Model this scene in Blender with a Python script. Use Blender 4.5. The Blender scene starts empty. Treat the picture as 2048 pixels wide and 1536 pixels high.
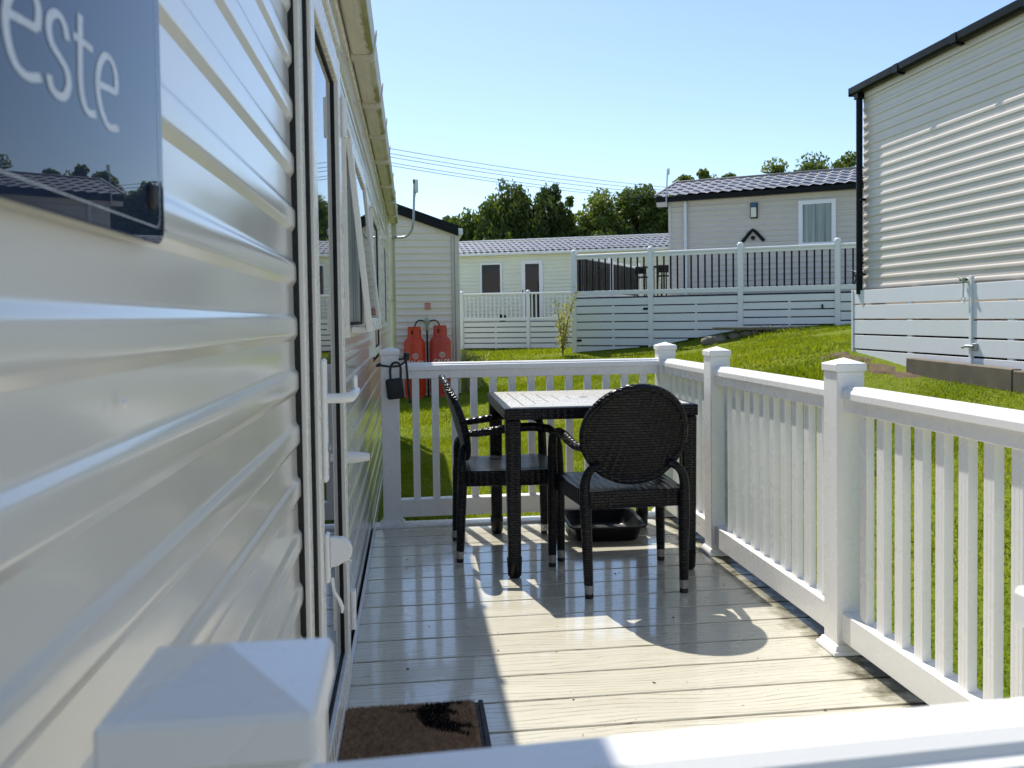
import bpy, bmesh, math, random
import numpy as np
from mathutils import Vector, Matrix
R_ = math.radians
random.seed(7); rng = np.random.default_rng(7)
scene = bpy.context.scene
col = scene.collection

# ---------------------------------------------------------------- camera, sky, sun, exposure
cam_d = bpy.data.cameras.new("camera"); cam = bpy.data.objects.new("camera", cam_d); col.objects.link(cam)
_yaw, _pit, _rol = .1158, .0321, -.0135
_F = Vector((math.sin(_yaw)*math.cos(_pit), math.cos(_yaw)*math.cos(_pit), -math.sin(_pit)))
_R0 = Vector((math.cos(_yaw), -math.sin(_yaw), 0)); _U0 = _R0.cross(_F)
_R = _R0*math.cos(_rol)+_U0*math.sin(_rol); _U = _U0*math.cos(_rol)-_R0*math.sin(_rol)
_M = Matrix((_R, _U, -_F)).transposed().to_4x4(); _M.translation = (0, 0, 1.27)
cam.matrix_world = _M
cam_d.sensor_width = 36; cam_d.lens = 1721.8/2048*36; cam_d.shift_y = -.0372
cam_d.clip_start = .05; cam_d.clip_end = 2000
cam_d.dof.use_dof = True; cam_d.dof.focus_distance = 4.2; cam_d.dof.aperture_fstop = 8
scene.camera = cam

SUN_EL, SUN_AZ = R_(55), R_(-14.2)          # azimuth measured from +Y towards +X
world = bpy.data.worlds.new("World"); scene.world = world; world.use_nodes = True
wn = world.node_tree.nodes; wl = world.node_tree.links
sky = wn.new('ShaderNodeTexSky'); sky.sky_type = 'NISHITA'; sky.sun_disc = False
sky.sun_elevation = SUN_EL; sky.sun_rotation = SUN_AZ % (2*math.pi)
sky.air_density = .95; sky.dust_density = .45; sky.ozone_density = 2.4; sky.altitude = 50
wl.new(sky.outputs[0], wn['Background'].inputs[0]); wn['Background'].inputs[1].default_value = .12
sun_d = bpy.data.lights.new("sun", 'SUN'); sun = bpy.data.objects.new("sun", sun_d); col.objects.link(sun)
sun_d.energy = 4.25; sun_d.angle = R_(.53); sun_d.color = (1, .945, .85)
_to = Vector((math.sin(SUN_AZ)*math.cos(SUN_EL), math.cos(SUN_AZ)*math.cos(SUN_EL), math.sin(SUN_EL)))
sun.rotation_euler = (-_to).to_track_quat('-Z', 'Y').to_euler(); sun.location = (0, 0, 30)
vs = scene.view_settings
vs.view_transform = 'Standard'; vs.look = 'None'; vs.exposure = .66; vs.gamma = 1; vs.use_curve_mapping = False
scene.render.engine = 'CYCLES'
scene.render.resolution_x = 1024; scene.render.resolution_y = 768

# ---------------------------------------------------------------- materials
def new_mat(name):
    m = bpy.data.materials.new(name); m.use_nodes = True
    nt = m.node_tree; return m, nt, nt.nodes['Principled BSDF']
def nd(nt, t, **kw):
    n = nt.nodes.new(t)
    for k, v in kw.items():
        if k.startswith('i_'):
            key = k[2:]; key = int(key) if key.isdigit() else key.replace('_', ' ')
            n.inputs[key].default_value = v
        else: setattr(n, k, v)
    return n
def lk(nt, a, b): nt.links.new(a, b)
def pos_vec(nt, scale=(1, 1, 1), rnd=0, coord='pos'):
    """world position (or object coordinates), stretched, optionally shifted per object"""
    if coord == 'pos': src = nd(nt, 'ShaderNodeNewGeometry').outputs['Position']
    else: src = nd(nt, 'ShaderNodeTexCoord').outputs['Object']
    mp = nd(nt, 'ShaderNodeMapping'); mp.inputs['Scale'].default_value = scale; lk(nt, src, mp.inputs[0]); out = mp.outputs[0]
    if rnd:
        oi = nd(nt, 'ShaderNodeObjectInfo'); mul = nd(nt, 'ShaderNodeMath', operation='MULTIPLY', i_1=rnd)
        lk(nt, oi.outputs['Random'], mul.inputs[0]); ad = nd(nt, 'ShaderNodeVectorMath', operation='ADD')
        lk(nt, out, ad.inputs[0]); lk(nt, mul.outputs[0], ad.inputs[1]); out = ad.outputs[0]
    return out
def ramp(nt, fac, stops):
    r = nd(nt, 'ShaderNodeValToRGB'); el = r.color_ramp.elements
    while len(el) < len(stops): el.new(.5)
    for e, (p, c) in zip(el, stops): e.position = p; e.color = (*c, 1) if len(c) == 3 else c
    lk(nt, fac, r.inputs[0]); return r.outputs[0]
def g3(v): return (v, v, v)
def noise(nt, vec, scale, detail=3, rough=.55, dist=0):
    n = nd(nt, 'ShaderNodeTexNoise', i_Scale=scale, i_Detail=detail, i_Roughness=rough, i_Distortion=dist)
    lk(nt, vec, n.inputs['Vector']); return n.outputs['Fac']
def mixc(nt, fac, a, b, mode='MIX'):
    m = nd(nt, 'ShaderNodeMix', data_type='RGBA', blend_type=mode)
    for sock, v in ((m.inputs['Factor'], fac), (m.inputs[6], a), (m.inputs[7], b)):
        if hasattr(v, 'links'): lk(nt, v, sock)
        else: sock.default_value = v if isinstance(v, (int, float)) else ((*v, 1) if len(v) == 3 else v)
    return m.outputs[2]
def bump(nt, h, strength, dist, bs, prev=None):
    b = nd(nt, 'ShaderNodeBump', i_Strength=strength, i_Distance=dist); lk(nt, h, b.inputs['Height'])
    if prev is not None: lk(nt, prev, b.inputs['Normal'])
    lk(nt, b.outputs[0], bs.inputs['Normal']); return b.outputs[0]

def paint(name, c, rough=.35, var=.12, dirt=None, dirt_amt=.35, bump_s=0, coat=0, metal=0, spec=.5, nscale=3., rvar=.1):
    """plain painted / moulded surface with uneven tone, roughness and a little grime"""
    m, nt, bs = new_mat(name); v = pos_vec(nt)
    n1 = noise(nt, v, nscale, 4); n2 = noise(nt, v, nscale*9, 3)
    c2 = tuple(x*(1-var) for x in c)
    cc = mixc(nt, ramp(nt, n1, [(.3, g3(0)), (.7, g3(1))]), c2, c)
    if dirt:
        d = ramp(nt, n2, [(.52, g3(0)), (.75, g3(dirt_amt))]); cc = mixc(nt, d, cc, dirt)
    lk(nt, cc, bs.inputs['Base Color'])
    lk(nt, ramp(nt, n2, [(.3, g3(max(.02, rough-rvar))), (.7, g3(rough+rvar))]), bs.inputs['Roughness'])
    bs.inputs['Metallic'].default_value = metal; bs.inputs['Specular IOR Level'].default_value = spec
    bs.inputs['Coat Weight'].default_value = coat; bs.inputs['Coat Roughness'].default_value = .06
    if bump_s: bump(nt, n2, bump_s, .002, bs)
    return m
M = {}
M['white'] = paint('white_upvc', (.86, .86, .85), .28, .025, (.7, .69, .65), .05, nscale=1.2, rvar=.04)
M['white_far'] = paint('white_upvc_far', (.83, .84, .86), .35, .04, (.62, .63, .6), .12, nscale=1.5, rvar=.05)
M['white_frame'] = paint('white_door_frame', (.84, .82, .76), .28, .03, (.66, .64, .57), .05, nscale=2, rvar=.04)
M['gutter'] = paint('gutter_plastic', (.66, .62, .50), .4, .15, (.36, .33, .2), .6, nscale=6)
M['algae'] = paint('algae', (.22, .22, .05), .8, .5, (.4, .38, .2), .9, nscale=30)
M['black_plastic'] = paint('black_plastic', (.004, .0045, .006), .38, .2, spec=.25)
M['black_gasket'] = paint('black_gasket', (.006, .006, .006), .6, .2)
M['dark_gap'] = paint('dark_gap', (.01, .01, .01), .9, .2)
M['black_metal'] = paint('black_gutter', (.004, .005, .007), .4, .2, spec=.18)
M['foot'] = paint('foot_tip', (.42, .41, .39), .35, .2, metal=.6)
M['red'] = paint('red_cylinder', (.78, .060, .014), .42, .22, (.25, .05, .03), .4, nscale=5)
M['red_faded'] = paint('red_cylinder_faded', (.68, .070, .036), .5, .2, (.3, .1, .08), .4, nscale=5)
M['print_white'] = paint('printed_white', (.75, .72, .68), .5, .15)
M['print_red'] = paint('sticker_red', (.62, .09, .05), .5, .1)
M['hose'] = paint('hose', (.015, .015, .015), .5, .2)
M['regulator'] = paint('regulator', (.42, .5, .34), .5, .3, (.25, .25, .2), .5)
M['steel'] = paint('galvanised', (.42, .44, .46), .38, .2, metal=.85)
M['pipe_white'] = paint('pipe_white', (.72, .73, .72), .35, .1)
M['rubber'] = paint('rubber', (.012, .013, .016), .6, .2)
M['concrete'] = paint('concrete', (.17, .14, .10), .85, .35, (.12, .1, .07), .7, bump_s=.6, nscale=5)
M['stone'] = paint('stone', (.26, .24, .19), .85, .45, (.1, .09, .06), .7, bump_s=.8, nscale=7)
M['plank'] = paint('weathered_plank', (.22, .18, .13), .8, .4, (.1, .08, .06), .7, bump_s=.5, nscale=8)
M['soil'] = paint('soil', (.10, .065, .035), .95, .5, (.28, .2, .12), .7, bump_s=1, nscale=14)
M['post_cream'] = paint('corner_post', (.52, .52, .40), .5, .2, (.3, .32, .2), .5, nscale=6)
M['trim_beige'] = paint('corner_trim', (.72, .65, .56), .5, .12, (.5, .45, .36), .25, nscale=4)
def net():
    m, nt, bs = new_mat('net_curtain'); n = noise(nt, pos_vec(nt, (13, 13, .4)), 1, 3, .6)
    lk(nt, ramp(nt, n, [(.35, (.30, .33, .35)), (.5, (.62, .65, .66)), (.65, (.86, .88, .88))]), bs.inputs['Base Color']); bs.inputs['Roughness'].default_value = .9; return m  # pale and dark vertical streaks paint the light and shade of folds
M['curtain'] = net()
M['interior'] = paint('dark_interior', (.05, .055, .06), .8, .3)
M['lamp_glass'] = paint('lamp_glass', (.75, .72, .6), .3, .1)
M['sill_blue'] = paint('blue_cap', (.03, .10, .2), .4, .1)
M['deck_grey'] = paint('far_deck', (.33, .34, .36), .4, .15)
M['bounce_road'] = paint('bounce_road', (.24, .235, .22), .85, .25, (.15, .14, .12), .5, bump_s=.5, nscale=3)
M['wire'] = paint('wire', (.16, .17, .19), .5, .1)
M['lockbox'] = paint('lockbox', (.010, .011, .014), .55, .2, bump_s=.3, nscale=40)

def cladding(name, c, rough, coat, wav):
    m, nt, bs = new_mat(name); v = pos_vec(nt, (1, 1, 1))
    n1 = noise(nt, v, 1.6, 3); n3 = noise(nt, pos_vec(nt, (22, 22, 1.6)), 1, 4)
    cc = mixc(nt, ramp(nt, n1, [(.3, g3(0)), (.7, g3(1))]), tuple(x*.93 for x in c), c)
    cc = mixc(nt, ramp(nt, n3, [(.6, g3(0)), (.9, g3(.05))]), cc, tuple(x*y for x, y in zip(c, (.72, .68, .55))))
    lk(nt, cc, bs.inputs['Base Color'])
    lk(nt, ramp(nt, noise(nt, v, 9, 3), [(.3, g3(rough*.94)), (.7, g3(rough*1.08))]), bs.inputs['Roughness'])
    bs.inputs['Coat Weight'].default_value = coat; bs.inputs['Coat Roughness'].default_value = .11
    if wav:
        b1 = bump(nt, noise(nt, pos_vec(nt, (2.2, 2.2, 5)), 1, 2), wav, .01, bs)
        bump(nt, noise(nt, v, 60, 2), .05, .001, bs, b1)
    return m
M['clad_cream'] = cladding('cladding_cream_gloss', (.765, .745, .69), .24, .7, .035)
M['clad_beige'] = cladding('cladding_beige', (.70, .62, .53), .42, .15, .1)
M['clad_gas'] = cladding('cladding_gas_end', (.92, .79, .69), .5, 0, 0)
M['clad_grey'] = cladding('cladding_grey_beige', (.60, .56, .49), .5, 0, 0)
M['clad_ivory'] = cladding('cladding_ivory', (.78, .79, .66), .5, 0, 0)

def gutter_mat():
    m, nt, bs = new_mat('gutter_algae'); sx = nd(nt, 'ShaderNodeSeparateXYZ'); lk(nt, nd(nt, 'ShaderNodeNewGeometry').outputs['Position'], sx.inputs[0])
    base = mixc(nt, ramp(nt, noise(nt, pos_vec(nt, (30, 3, 30)), 1, 4), [(.35, g3(0)), (.7, g3(1))]), (.70, .66, .55), (.56, .51, .40))
    rag = noise(nt, pos_vec(nt, (40, 14, 40)), 1, 5, .75)
    ad = nd(nt, 'ShaderNodeMath', operation='MULTIPLY_ADD', i_1=.05); lk(nt, rag, ad.inputs[0]); lk(nt, sx.outputs[0], ad.inputs[2])
    mr = nd(nt, 'ShaderNodeMapRange', i_1=-.150, i_2=-.135); lk(nt, ad.outputs[0], mr.inputs[0])
    up = nd(nt, 'ShaderNodeMapRange', i_1=2.445, i_2=2.432); lk(nt, sx.outputs[2], up.inputs[0])
    g = nd(nt, 'ShaderNodeMath', operation='MULTIPLY'); lk(nt, mr.outputs[0], g.inputs[0]); lk(nt, up.outputs[0], g.inputs[1])
    pa = nd(nt, 'ShaderNodeMath', operation='MULTIPLY'); lk(nt, g.outputs[0], pa.inputs[0]); lk(nt, ramp(nt, noise(nt, pos_vec(nt, (3, 2.2, 3)), 1, 3), [(.35, g3(.25)), (.6, g3(.95))]), pa.inputs[1])
    lk(nt, mixc(nt, pa.outputs[0], base, (.20, .19, .035)), bs.inputs['Base Color']); bs.inputs['Roughness'].default_value = .5; return m
M['gutter_algae'] = gutter_mat()
def rooftile():
    m, nt, bs = new_mat('metal_roof_tile'); v = pos_vec(nt)
    cc = mixc(nt, ramp(nt, noise(nt, v, 4, 4), [(.3, g3(0)), (.7, g3(1))]), (.15, .155, .18), (.24, .245, .28))
    lk(nt, cc, bs.inputs['Base Color']); bs.inputs['Roughness'].default_value = .42
    bump(nt, noise(nt, v, 120, 2), .3, .004, bs); return m
M['roof'] = rooftile()

def deck_mat():
    m, nt, bs = new_mat('deck_board')
    vw = pos_vec(nt, (.55, 7.5, 1), rnd=37)
    warp = noise(nt, vw, 2.2, 3, .5)
    sy0 = nd(nt, 'ShaderNodeSeparateXYZ'); lk(nt, pos_vec(nt, (1, 1, 1), rnd=3), sy0.inputs[0])
    ph = nd(nt, 'ShaderNodeMath', operation='MULTIPLY', i_1=40.0); lk(nt, sy0.outputs[1], ph.inputs[0])
    wob = nd(nt, 'ShaderNodeMath', operation='MULTIPLY_ADD', i_1=5.5); lk(nt, noise(nt, pos_vec(nt, (1.5, 4.0, 1), rnd=53), 1, 2.5, .5), wob.inputs[0]); lk(nt, ph.outputs[0], wob.inputs[2])
    frc = nd(nt, 'ShaderNodeMath', operation='FRACT'); lk(nt, wob.outputs[0], frc.inputs[0])
    lines = ramp(nt, frc.outputs[0], [(0, g3(0)), (.40, g3(0)), (.49, g3(1)), (.53, g3(1)), (.66, g3(0)), (1, g3(0))])
    breakup = ramp(nt, noise(nt, pos_vec(nt, (5, 30, 1), rnd=11), 1.5, 4), [(.34, g3(.08)), (.62, g3(.85))])
    ln = nd(nt, 'ShaderNodeMath', operation='MULTIPLY'); lk(nt, lines, ln.inputs[0]); lk(nt, breakup, ln.inputs[1])
    fine = noise(nt, pos_vec(nt, (9, 150, 1), rnd=21), 1, 4, .6)
    base = mixc(nt, ramp(nt, warp, [(.3, g3(0)), (.7, g3(1))]), (.55, .525, .435), (.62, .595, .50))
    base = mixc(nt, ramp(nt, fine, [(.45, g3(0)), (.8, g3(.25))]), base, (.40, .37, .28))
    base = mixc(nt, ln.outputs[0], base, (.25, .215, .13))
    # green-brown grime creeping in from the outer edge under the railing, with a ragged border
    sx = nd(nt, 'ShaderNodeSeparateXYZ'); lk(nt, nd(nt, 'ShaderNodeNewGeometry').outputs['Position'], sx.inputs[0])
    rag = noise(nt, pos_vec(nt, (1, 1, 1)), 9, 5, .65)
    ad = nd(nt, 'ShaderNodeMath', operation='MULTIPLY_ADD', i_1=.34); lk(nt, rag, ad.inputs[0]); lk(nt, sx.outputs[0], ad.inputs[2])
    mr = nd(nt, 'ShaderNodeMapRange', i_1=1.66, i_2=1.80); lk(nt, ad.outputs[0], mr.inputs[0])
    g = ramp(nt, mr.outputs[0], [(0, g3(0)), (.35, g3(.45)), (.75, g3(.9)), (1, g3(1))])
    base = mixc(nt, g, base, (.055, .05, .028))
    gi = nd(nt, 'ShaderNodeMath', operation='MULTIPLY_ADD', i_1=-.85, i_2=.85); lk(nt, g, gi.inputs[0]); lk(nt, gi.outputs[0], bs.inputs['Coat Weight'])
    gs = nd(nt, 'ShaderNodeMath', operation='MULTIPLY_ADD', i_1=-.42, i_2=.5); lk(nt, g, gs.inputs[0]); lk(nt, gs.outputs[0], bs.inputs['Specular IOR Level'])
    spots = ramp(nt, noise(nt, pos_vec(nt), 48, 2, .4), [(.72, g3(0)), (.76, g3(.7))])
    base = mixc(nt, spots, base, (.16, .13, .08))
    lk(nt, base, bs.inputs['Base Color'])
    wear = noise(nt, pos_vec(nt), 3.3, 4)
    lk(nt, ramp(nt, wear, [(.3, g3(.2)), (.7, g3(.32))]), bs.inputs['Roughness'])
    bs.inputs['Coat Roughness'].default_value = .05; bs.inputs['Coat IOR'].default_value = 1.6
    b1 = bump(nt, fine, .07, .0008, bs)
    inv = nd(nt, 'ShaderNodeMath', operation='SUBTRACT', i_0=1.0); lk(nt, ln.outputs[0], inv.inputs[1])
    bn = bump(nt, inv.outputs[0], .16, .0008, bs, b1); lk(nt, bump(nt, fine, .03, .0006, bs, None) if 0 else bn, bs.inputs['Coat Normal'])
    return m
M['deck'] = deck_mat()

def weave(name, horiz):
    m, nt, bs = new_mat(name)
    tc = nd(nt, 'ShaderNodeTexCoord'); sx = nd(nt, 'ShaderNodeSeparateXYZ'); lk(nt, tc.outputs['Object'], sx.inputs[0])
    cb = nd(nt, 'ShaderNodeCombineXYZ')
    if horiz: lk(nt, sx.outputs[0], cb.inputs[0]); lk(nt, sx.outputs[1], cb.inputs[1])
    else:
        ad = nd(nt, 'ShaderNodeMath', operation='ADD'); lk(nt, sx.outputs[0], ad.inputs[0]); lk(nt, sx.outputs[1], ad.inputs[1])
        lk(nt, ad.outputs[0], cb.inputs[0]); lk(nt, sx.outputs[2], cb.inputs[1])
    br = nd(nt, 'ShaderNodeTexBrick', offset=.5, i_Scale=1.0)
    for k, v in (('Mortar Size', .0019), ('Mortar Smooth', 1.0), ('Brick Width', .034), ('Row Height', .0125), ('Bias', 0)): br.inputs[k].default_value = v
    br.inputs['Color1'].default_value = (.011, .0115, .016, 1); br.inputs['Color2'].default_value = (.003, .0032, .005, 1); br.inputs['Mortar'].default_value = (.0012, .0012, .0016, 1)
    lk(nt, cb.outputs[0], br.inputs['Vector']); lk(nt, br.outputs['Color'], bs.inputs['Base Color'])
    bs.inputs['Roughness'].default_value = .27; bs.inputs['Specular IOR Level'].default_value = .26
    inv = nd(nt, 'ShaderNodeMath', operation='SUBTRACT', i_0=1.0); lk(nt, br.outputs['Fac'], inv.inputs[1])
    # strands bulge between the joints
    wz = nd(nt, 'ShaderNodeTexWave', wave_type='BANDS', bands_direction='X', i_Scale=9.3, i_Distortion=.6); lk(nt, cb.outputs[0], wz.inputs['Vector'])
    b1 = bump(nt, inv.outputs[0], .9, .004, bs); bump(nt, wz.outputs['Fac'], .5, .004, bs, b1)
    return m
M['weave'] = weave('resin_weave_upright', False)
M['weave_flat'] = weave('resin_weave_flat', True); M['weave_flat'].node_tree.nodes['Principled BSDF'].inputs['Specular IOR Level'].default_value = .5; M['weave_flat'].node_tree.nodes['Principled BSDF'].inputs['Roughness'].default_value = .22
M['tabletop'] = paint('table_slat', (.56, .54, .49), .30, .15, (.25, .24, .22), .3, bump_s=.25, nscale=9)

def glass(name, c, rough=.02):
    m, nt, bs = new_mat(name); bs.inputs['Base Color'].default_value = (*c, 1); bs.inputs['Roughness'].default_value = rough
    bs.inputs['Specular IOR Level'].default_value = .55
    return m
M['glass'] = glass('window_glass', (.008, .010, .016))
M['sign'] = glass('gloss_sign', (.022, .034, .068), .012)
M['glass_far'] = glass('far_glass', (.012, .016, .026)); M['glass_far'].node_tree.nodes['Principled BSDF'].inputs['Specular IOR Level'].default_value = .3
M['letters'] = paint('sign_letters', (.62, .64, .66), .3, .05)
def clearglass():
    m = bpy.data.materials.new('clear_glass'); m.use_nodes = True; nt = m.node_tree; nt.nodes.clear()
    out = nd(nt, 'ShaderNodeOutputMaterial'); mx = nd(nt, 'ShaderNodeMixShader'); fr = nd(nt, 'ShaderNodeFresnel', i_IOR=1.5)
    tr = nd(nt, 'ShaderNodeBsdfTransparent'); gl = nd(nt, 'ShaderNodeBsdfGlossy', i_Roughness=.015); tr.inputs[0].default_value = (.86, .89, .88, 1)
    lk(nt, fr.outputs[0], mx.inputs[0]); lk(nt, tr.outputs[0], mx.inputs[1]); lk(nt, gl.outputs[0], mx.inputs[2]); lk(nt, mx.outputs[0], out.inputs[0]); return m
M['clear'] = clearglass()

def leafy(name, a, b, trans=.45, scale=.6, tint=(1.5, 1.35, .5)):
    m = bpy.data.materials.new(name); m.use_nodes = True; nt = m.node_tree; nt.nodes.clear()
    out = nd(nt, 'ShaderNodeOutputMaterial'); mx = nd(nt, 'ShaderNodeMixShader', i_0=trans)
    d = nd(nt, 'ShaderNodeBsdfPrincipled', i_Roughness=.5); t = nd(nt, 'ShaderNodeBsdfTranslucent')
    d.inputs['Specular IOR Level'].default_value = .3
    n1 = noise(nt, pos_vec(nt), scale, 3); n2 = noise(nt, pos_vec(nt), scale*14, 2)
    av = nd(nt, 'ShaderNodeMath', operation='MULTIPLY_ADD', i_1=.5); hf = nd(nt, 'ShaderNodeMath', operation='MULTIPLY', i_1=.5)
    lk(nt, n2, hf.inputs[0]); lk(nt, n1, av.inputs[0]); lk(nt, hf.outputs[0], av.inputs[2])
    c = ramp(nt, av.outputs[0], [(.36, a), (.64, b)]); lk(nt, c, d.inputs['Base Color'])
    lk(nt, mixc(nt, 1, c, (*tint, 1), 'MULTIPLY'), t.inputs[0])
    lk(nt, d.outputs[0], mx.inputs[1]); lk(nt, t.outputs[0], mx.inputs[2]); lk(nt, mx.outputs[0], out.inputs[0]); return m
M['grass'] = leafy('grass_blade', (.12, .19, .008), (.25, .31, .018), .45, .9, (1.5, 1.3, .5))
M['leaf_dark'] = leafy('leaf_dark', (.038, .062, .022), (.088, .12, .036), .35, .25, (1.4, 1.4, .5))
M['leaf_mid'] = leafy('leaf_mid', (.062, .10, .03), (.125, .17, .046), .35, .25, (1.4, 1.4, .5))
M['leaf_pale'] = leafy('leaf_pale', (.09, .13, .04), (.18, .22, .07), .4, .25, (1.4, 1.4, .5))
M['shrub'] = leafy('shrub_leaf', (.24, .28, .08), (.55, .52, .26), .45, 2, (1.3, 1.2, .5))
M['bark'] = paint('bark', (.09, .07, .05), .9, .4, (.04, .035, .03), .6, bump_s=.8)
M['twig'] = paint('twig', (.24, .17, .12), .8, .3)
def ground_mat():
    m, nt, bs = new_mat('lawn'); v = pos_vec(nt)
    c = ramp(nt, noise(nt, v, .55, 5, .6), [(.3, (.12, .18, .010)), (.52, (.20, .24, .016)), (.72, (.29, .26, .045))])
    c = mixc(nt, ramp(nt, noise(nt, v, 26, 4, .7), [(.35, g3(.75)), (.65, g3(0))]), c, (.06, .095, .006))
    lk(nt, c, bs.inputs['Base Color']); bs.inputs['Roughness'].default_value = .9; bs.inputs['Specular IOR Level'].default_value = .1
    bump(nt, noise(nt, v, 34, 4, .7), 1, .03, bs); return m
M['lawn'] = ground_mat()
def coir(name, a, b):
    m, nt, bs = new_mat(name); n = noise(nt, pos_vec(nt), 60, 4, .7)
    lk(nt, ramp(nt, n, [(.3, a), (.7, b)]), bs.inputs['Base Color']); bs.inputs['Roughness'].default_value = .9; bs.inputs['Specular IOR Level'].default_value = .1
    bump(nt, n, .8, .004, bs); return m
M['coir'] = coir('coir', (.27, .17, .105), (.62, .43, .28)); M['coir_black'] = coir('coir_print', (.006, .006, .007), (.02, .018, .018))

# ---------------------------------------------------------------- mesh helpers
def finish(me, mats, smooth):
    for m in (mats if isinstance(mats, (list, tuple)) else [mats]): me.materials.append(M[m])
    if smooth is not None:
        me.polygons.foreach_set('use_smooth', [True]*len(me.polygons)); me.set_sharp_from_angle(angle=R_(smooth))
    me.update(); return me
class MB:
    def __init__(s): s.v = []; s.f = []
    def box(s, x0, x1, y0, y1, z0, z1):
        b = len(s.v); s.v += [(x, y, z) for z in (z0, z1) for y in (y0, y1) for x in (x0, x1)]
        s.f += [tuple(b+i for i in q) for q in ((0, 2, 3, 1), (4, 5, 7, 6), (0, 1, 5, 4), (2, 6, 7, 3), (0, 4, 6, 2), (1, 3, 7, 5))]; return s
    def quad(s, *p):
        b = len(s.v); s.v += list(p); s.f.append(tuple(range(b, b+len(p)))); return s
    def prism(s, poly, axis, a, b_):
        """polygon (list of 2-tuples) extruded along axis 0/1/2 from a to b_"""
        n = len(poly); o = len(s.v)
        def mk(p, t): return (t, p[0], p[1]) if axis == 0 else ((p[0], t, p[1]) if axis == 1 else (p[0], p[1], t))
        s.v += [mk(p, a) for p in poly]+[mk(p, b_) for p in poly]
        s.f += [tuple(o+i for i in reversed(range(n))), tuple(o+n+i for i in range(n))]
        s.f += [(o+i, o+(i+1) % n, o+n+(i+1) % n, o+n+i) for i in range(n)]; return s
    def tube(s, pts, rad, n=10, cap=True, squash=None):
        pts = [Vector(p) for p in pts]; rad = rad if isinstance(rad, (list, tuple)) else [rad]*len(pts)
        o = len(s.v); prev = None
        for i, p in enumerate(pts):
            t = (pts[min(i+1, len(pts)-1)]-pts[max(i-1, 0)]).normalized()
            if prev is None: a = t.orthogonal().normalized()
            else: a = (prev-t*prev.dot(t)).normalized()
            prev = a; b = t.cross(a)
            for k in range(n):
                an = 2*math.pi*k/n; s.v.append(tuple(p+(a*math.cos(an)+b*math.sin(an))*rad[i]))
        for i in range(len(pts)-1):
            for k in range(n): s.f.append((o+i*n+k, o+i*n+(k+1) % n, o+(i+1)*n+(k+1) % n, o+(i+1)*n+k))
        if cap:
            s.f.append(tuple(o+k for k in reversed(range(n)))); e = o+(len(pts)-1)*n; s.f.append(tuple(e+k for k in range(n)))
        return s
    def lathe(s, prof, c=(0, 0), n=24, a0=0, a1=2*math.pi):
        full = abs(a1-a0-2*math.pi) < 1e-6; o = len(s.v); m = n if full else n+1
        for r, z in prof:
            for k in range(m):
                a = a0+(a1-a0)*k/n; s.v.append((c[0]+r*math.cos(a), c[1]+r*math.sin(a), z))
        for i in range(len(prof)-1):
            for k in range(n):
                k2 = (k+1) % m; s.f.append((o+i*m+k, o+i*m+k2, o+(i+1)*m+k2, o+(i+1)*m+k))
        return s
    def mesh(s, name, mat, smooth=None, bevel=0, org=(0, 0, 0), segs=2):
        v = [(p[0]-org[0], p[1]-org[1], p[2]-org[2]) for p in s.v]
        me = bpy.data.meshes.new(name); me.from_pydata(v, [], s.f)
        bm = bmesh.new(); bm.from_mesh(me)
        bmesh.ops.recalc_face_normals(bm, faces=bm.faces)
        if bevel:
            bmesh.ops.bevel(bm, geom=[e for e in bm.edges if e.is_manifold and e.calc_face_angle(0) > .6], offset=bevel, segments=segs if smooth is not None else 1, profile=.5, affect='EDGES', clamp_overlap=True)
        bm.to_mesh(me); bm.free()
        return finish(me, mat, smooth)
def link(name, me, parent=None, loc=(0, 0, 0), rot=(0, 0, 0)):
    o = bpy.data.objects.new(name, me); col.objects.link(o); o.parent = parent; o.location = loc; o.rotation_euler = rot; return o
def tag(o, label, cat, group=None):
    o['label'] = label; o['category'] = cat
    if group: o['group'] = group
    return o
def thing(name, label, cat, loc=(0, 0, 0), rz=0, group=None):
    return tag(link(name, None, None, loc, (0, 0, rz)), label, cat, group)
def structure(o): o['kind'] = 'structure'; return o
def bx(name, parent, mat, x0, x1, y0, y1, z0, z1, bevel=.003, base=None, rot=None):
    """one bevelled box part, its origin at its own centre; coordinates in the parent's frame"""
    c = ((x0+x1)/2, (y0+y1)/2, (z0+z1)/2); key = (mat, round(x1-x0, 4), round(y1-y0, 4), round(z1-z0, 4), bevel)
    me = _boxes.get(key)
    if me is None:
        me = MB().box(x0-c[0], x1-c[0], y0-c[1], y1-c[1], z0-c[2], z1-c[2]).mesh(name, mat, bevel=bevel); _boxes[key] = me
    if base: c = tuple(a-b for a, b in zip(c, base.location))
    return link(name, me, parent, c, rot or (0, 0, 0))
_boxes = {}
def arr_mesh(name, V, F, mat, smooth=None):
    """fast mesh from numpy arrays, F is (n,3) or (n,4)"""
    me = bpy.data.meshes.new(name); n, k = F.shape
    me.vertices.add(len(V)); me.vertices.foreach_set('co', V.astype(np.float32).ravel())
    me.loops.add(n*k); me.loops.foreach_set('vertex_index', F.astype(np.int32).ravel())
    me.polygons.add(n); me.polygons.foreach_set('loop_start', np.arange(0, n*k, k, dtype=np.int32))
    me.update(calc_edges=True); return finish(me, mat, smooth)
def bez(p0, p1, p2, n=8):
    a, b, c = Vector(p0), Vector(p1), Vector(p2)
    return [tuple(a*(1-t)**2+b*2*t*(1-t)+c*t*t) for t in [i/n for i in range(n+1)]]

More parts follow.
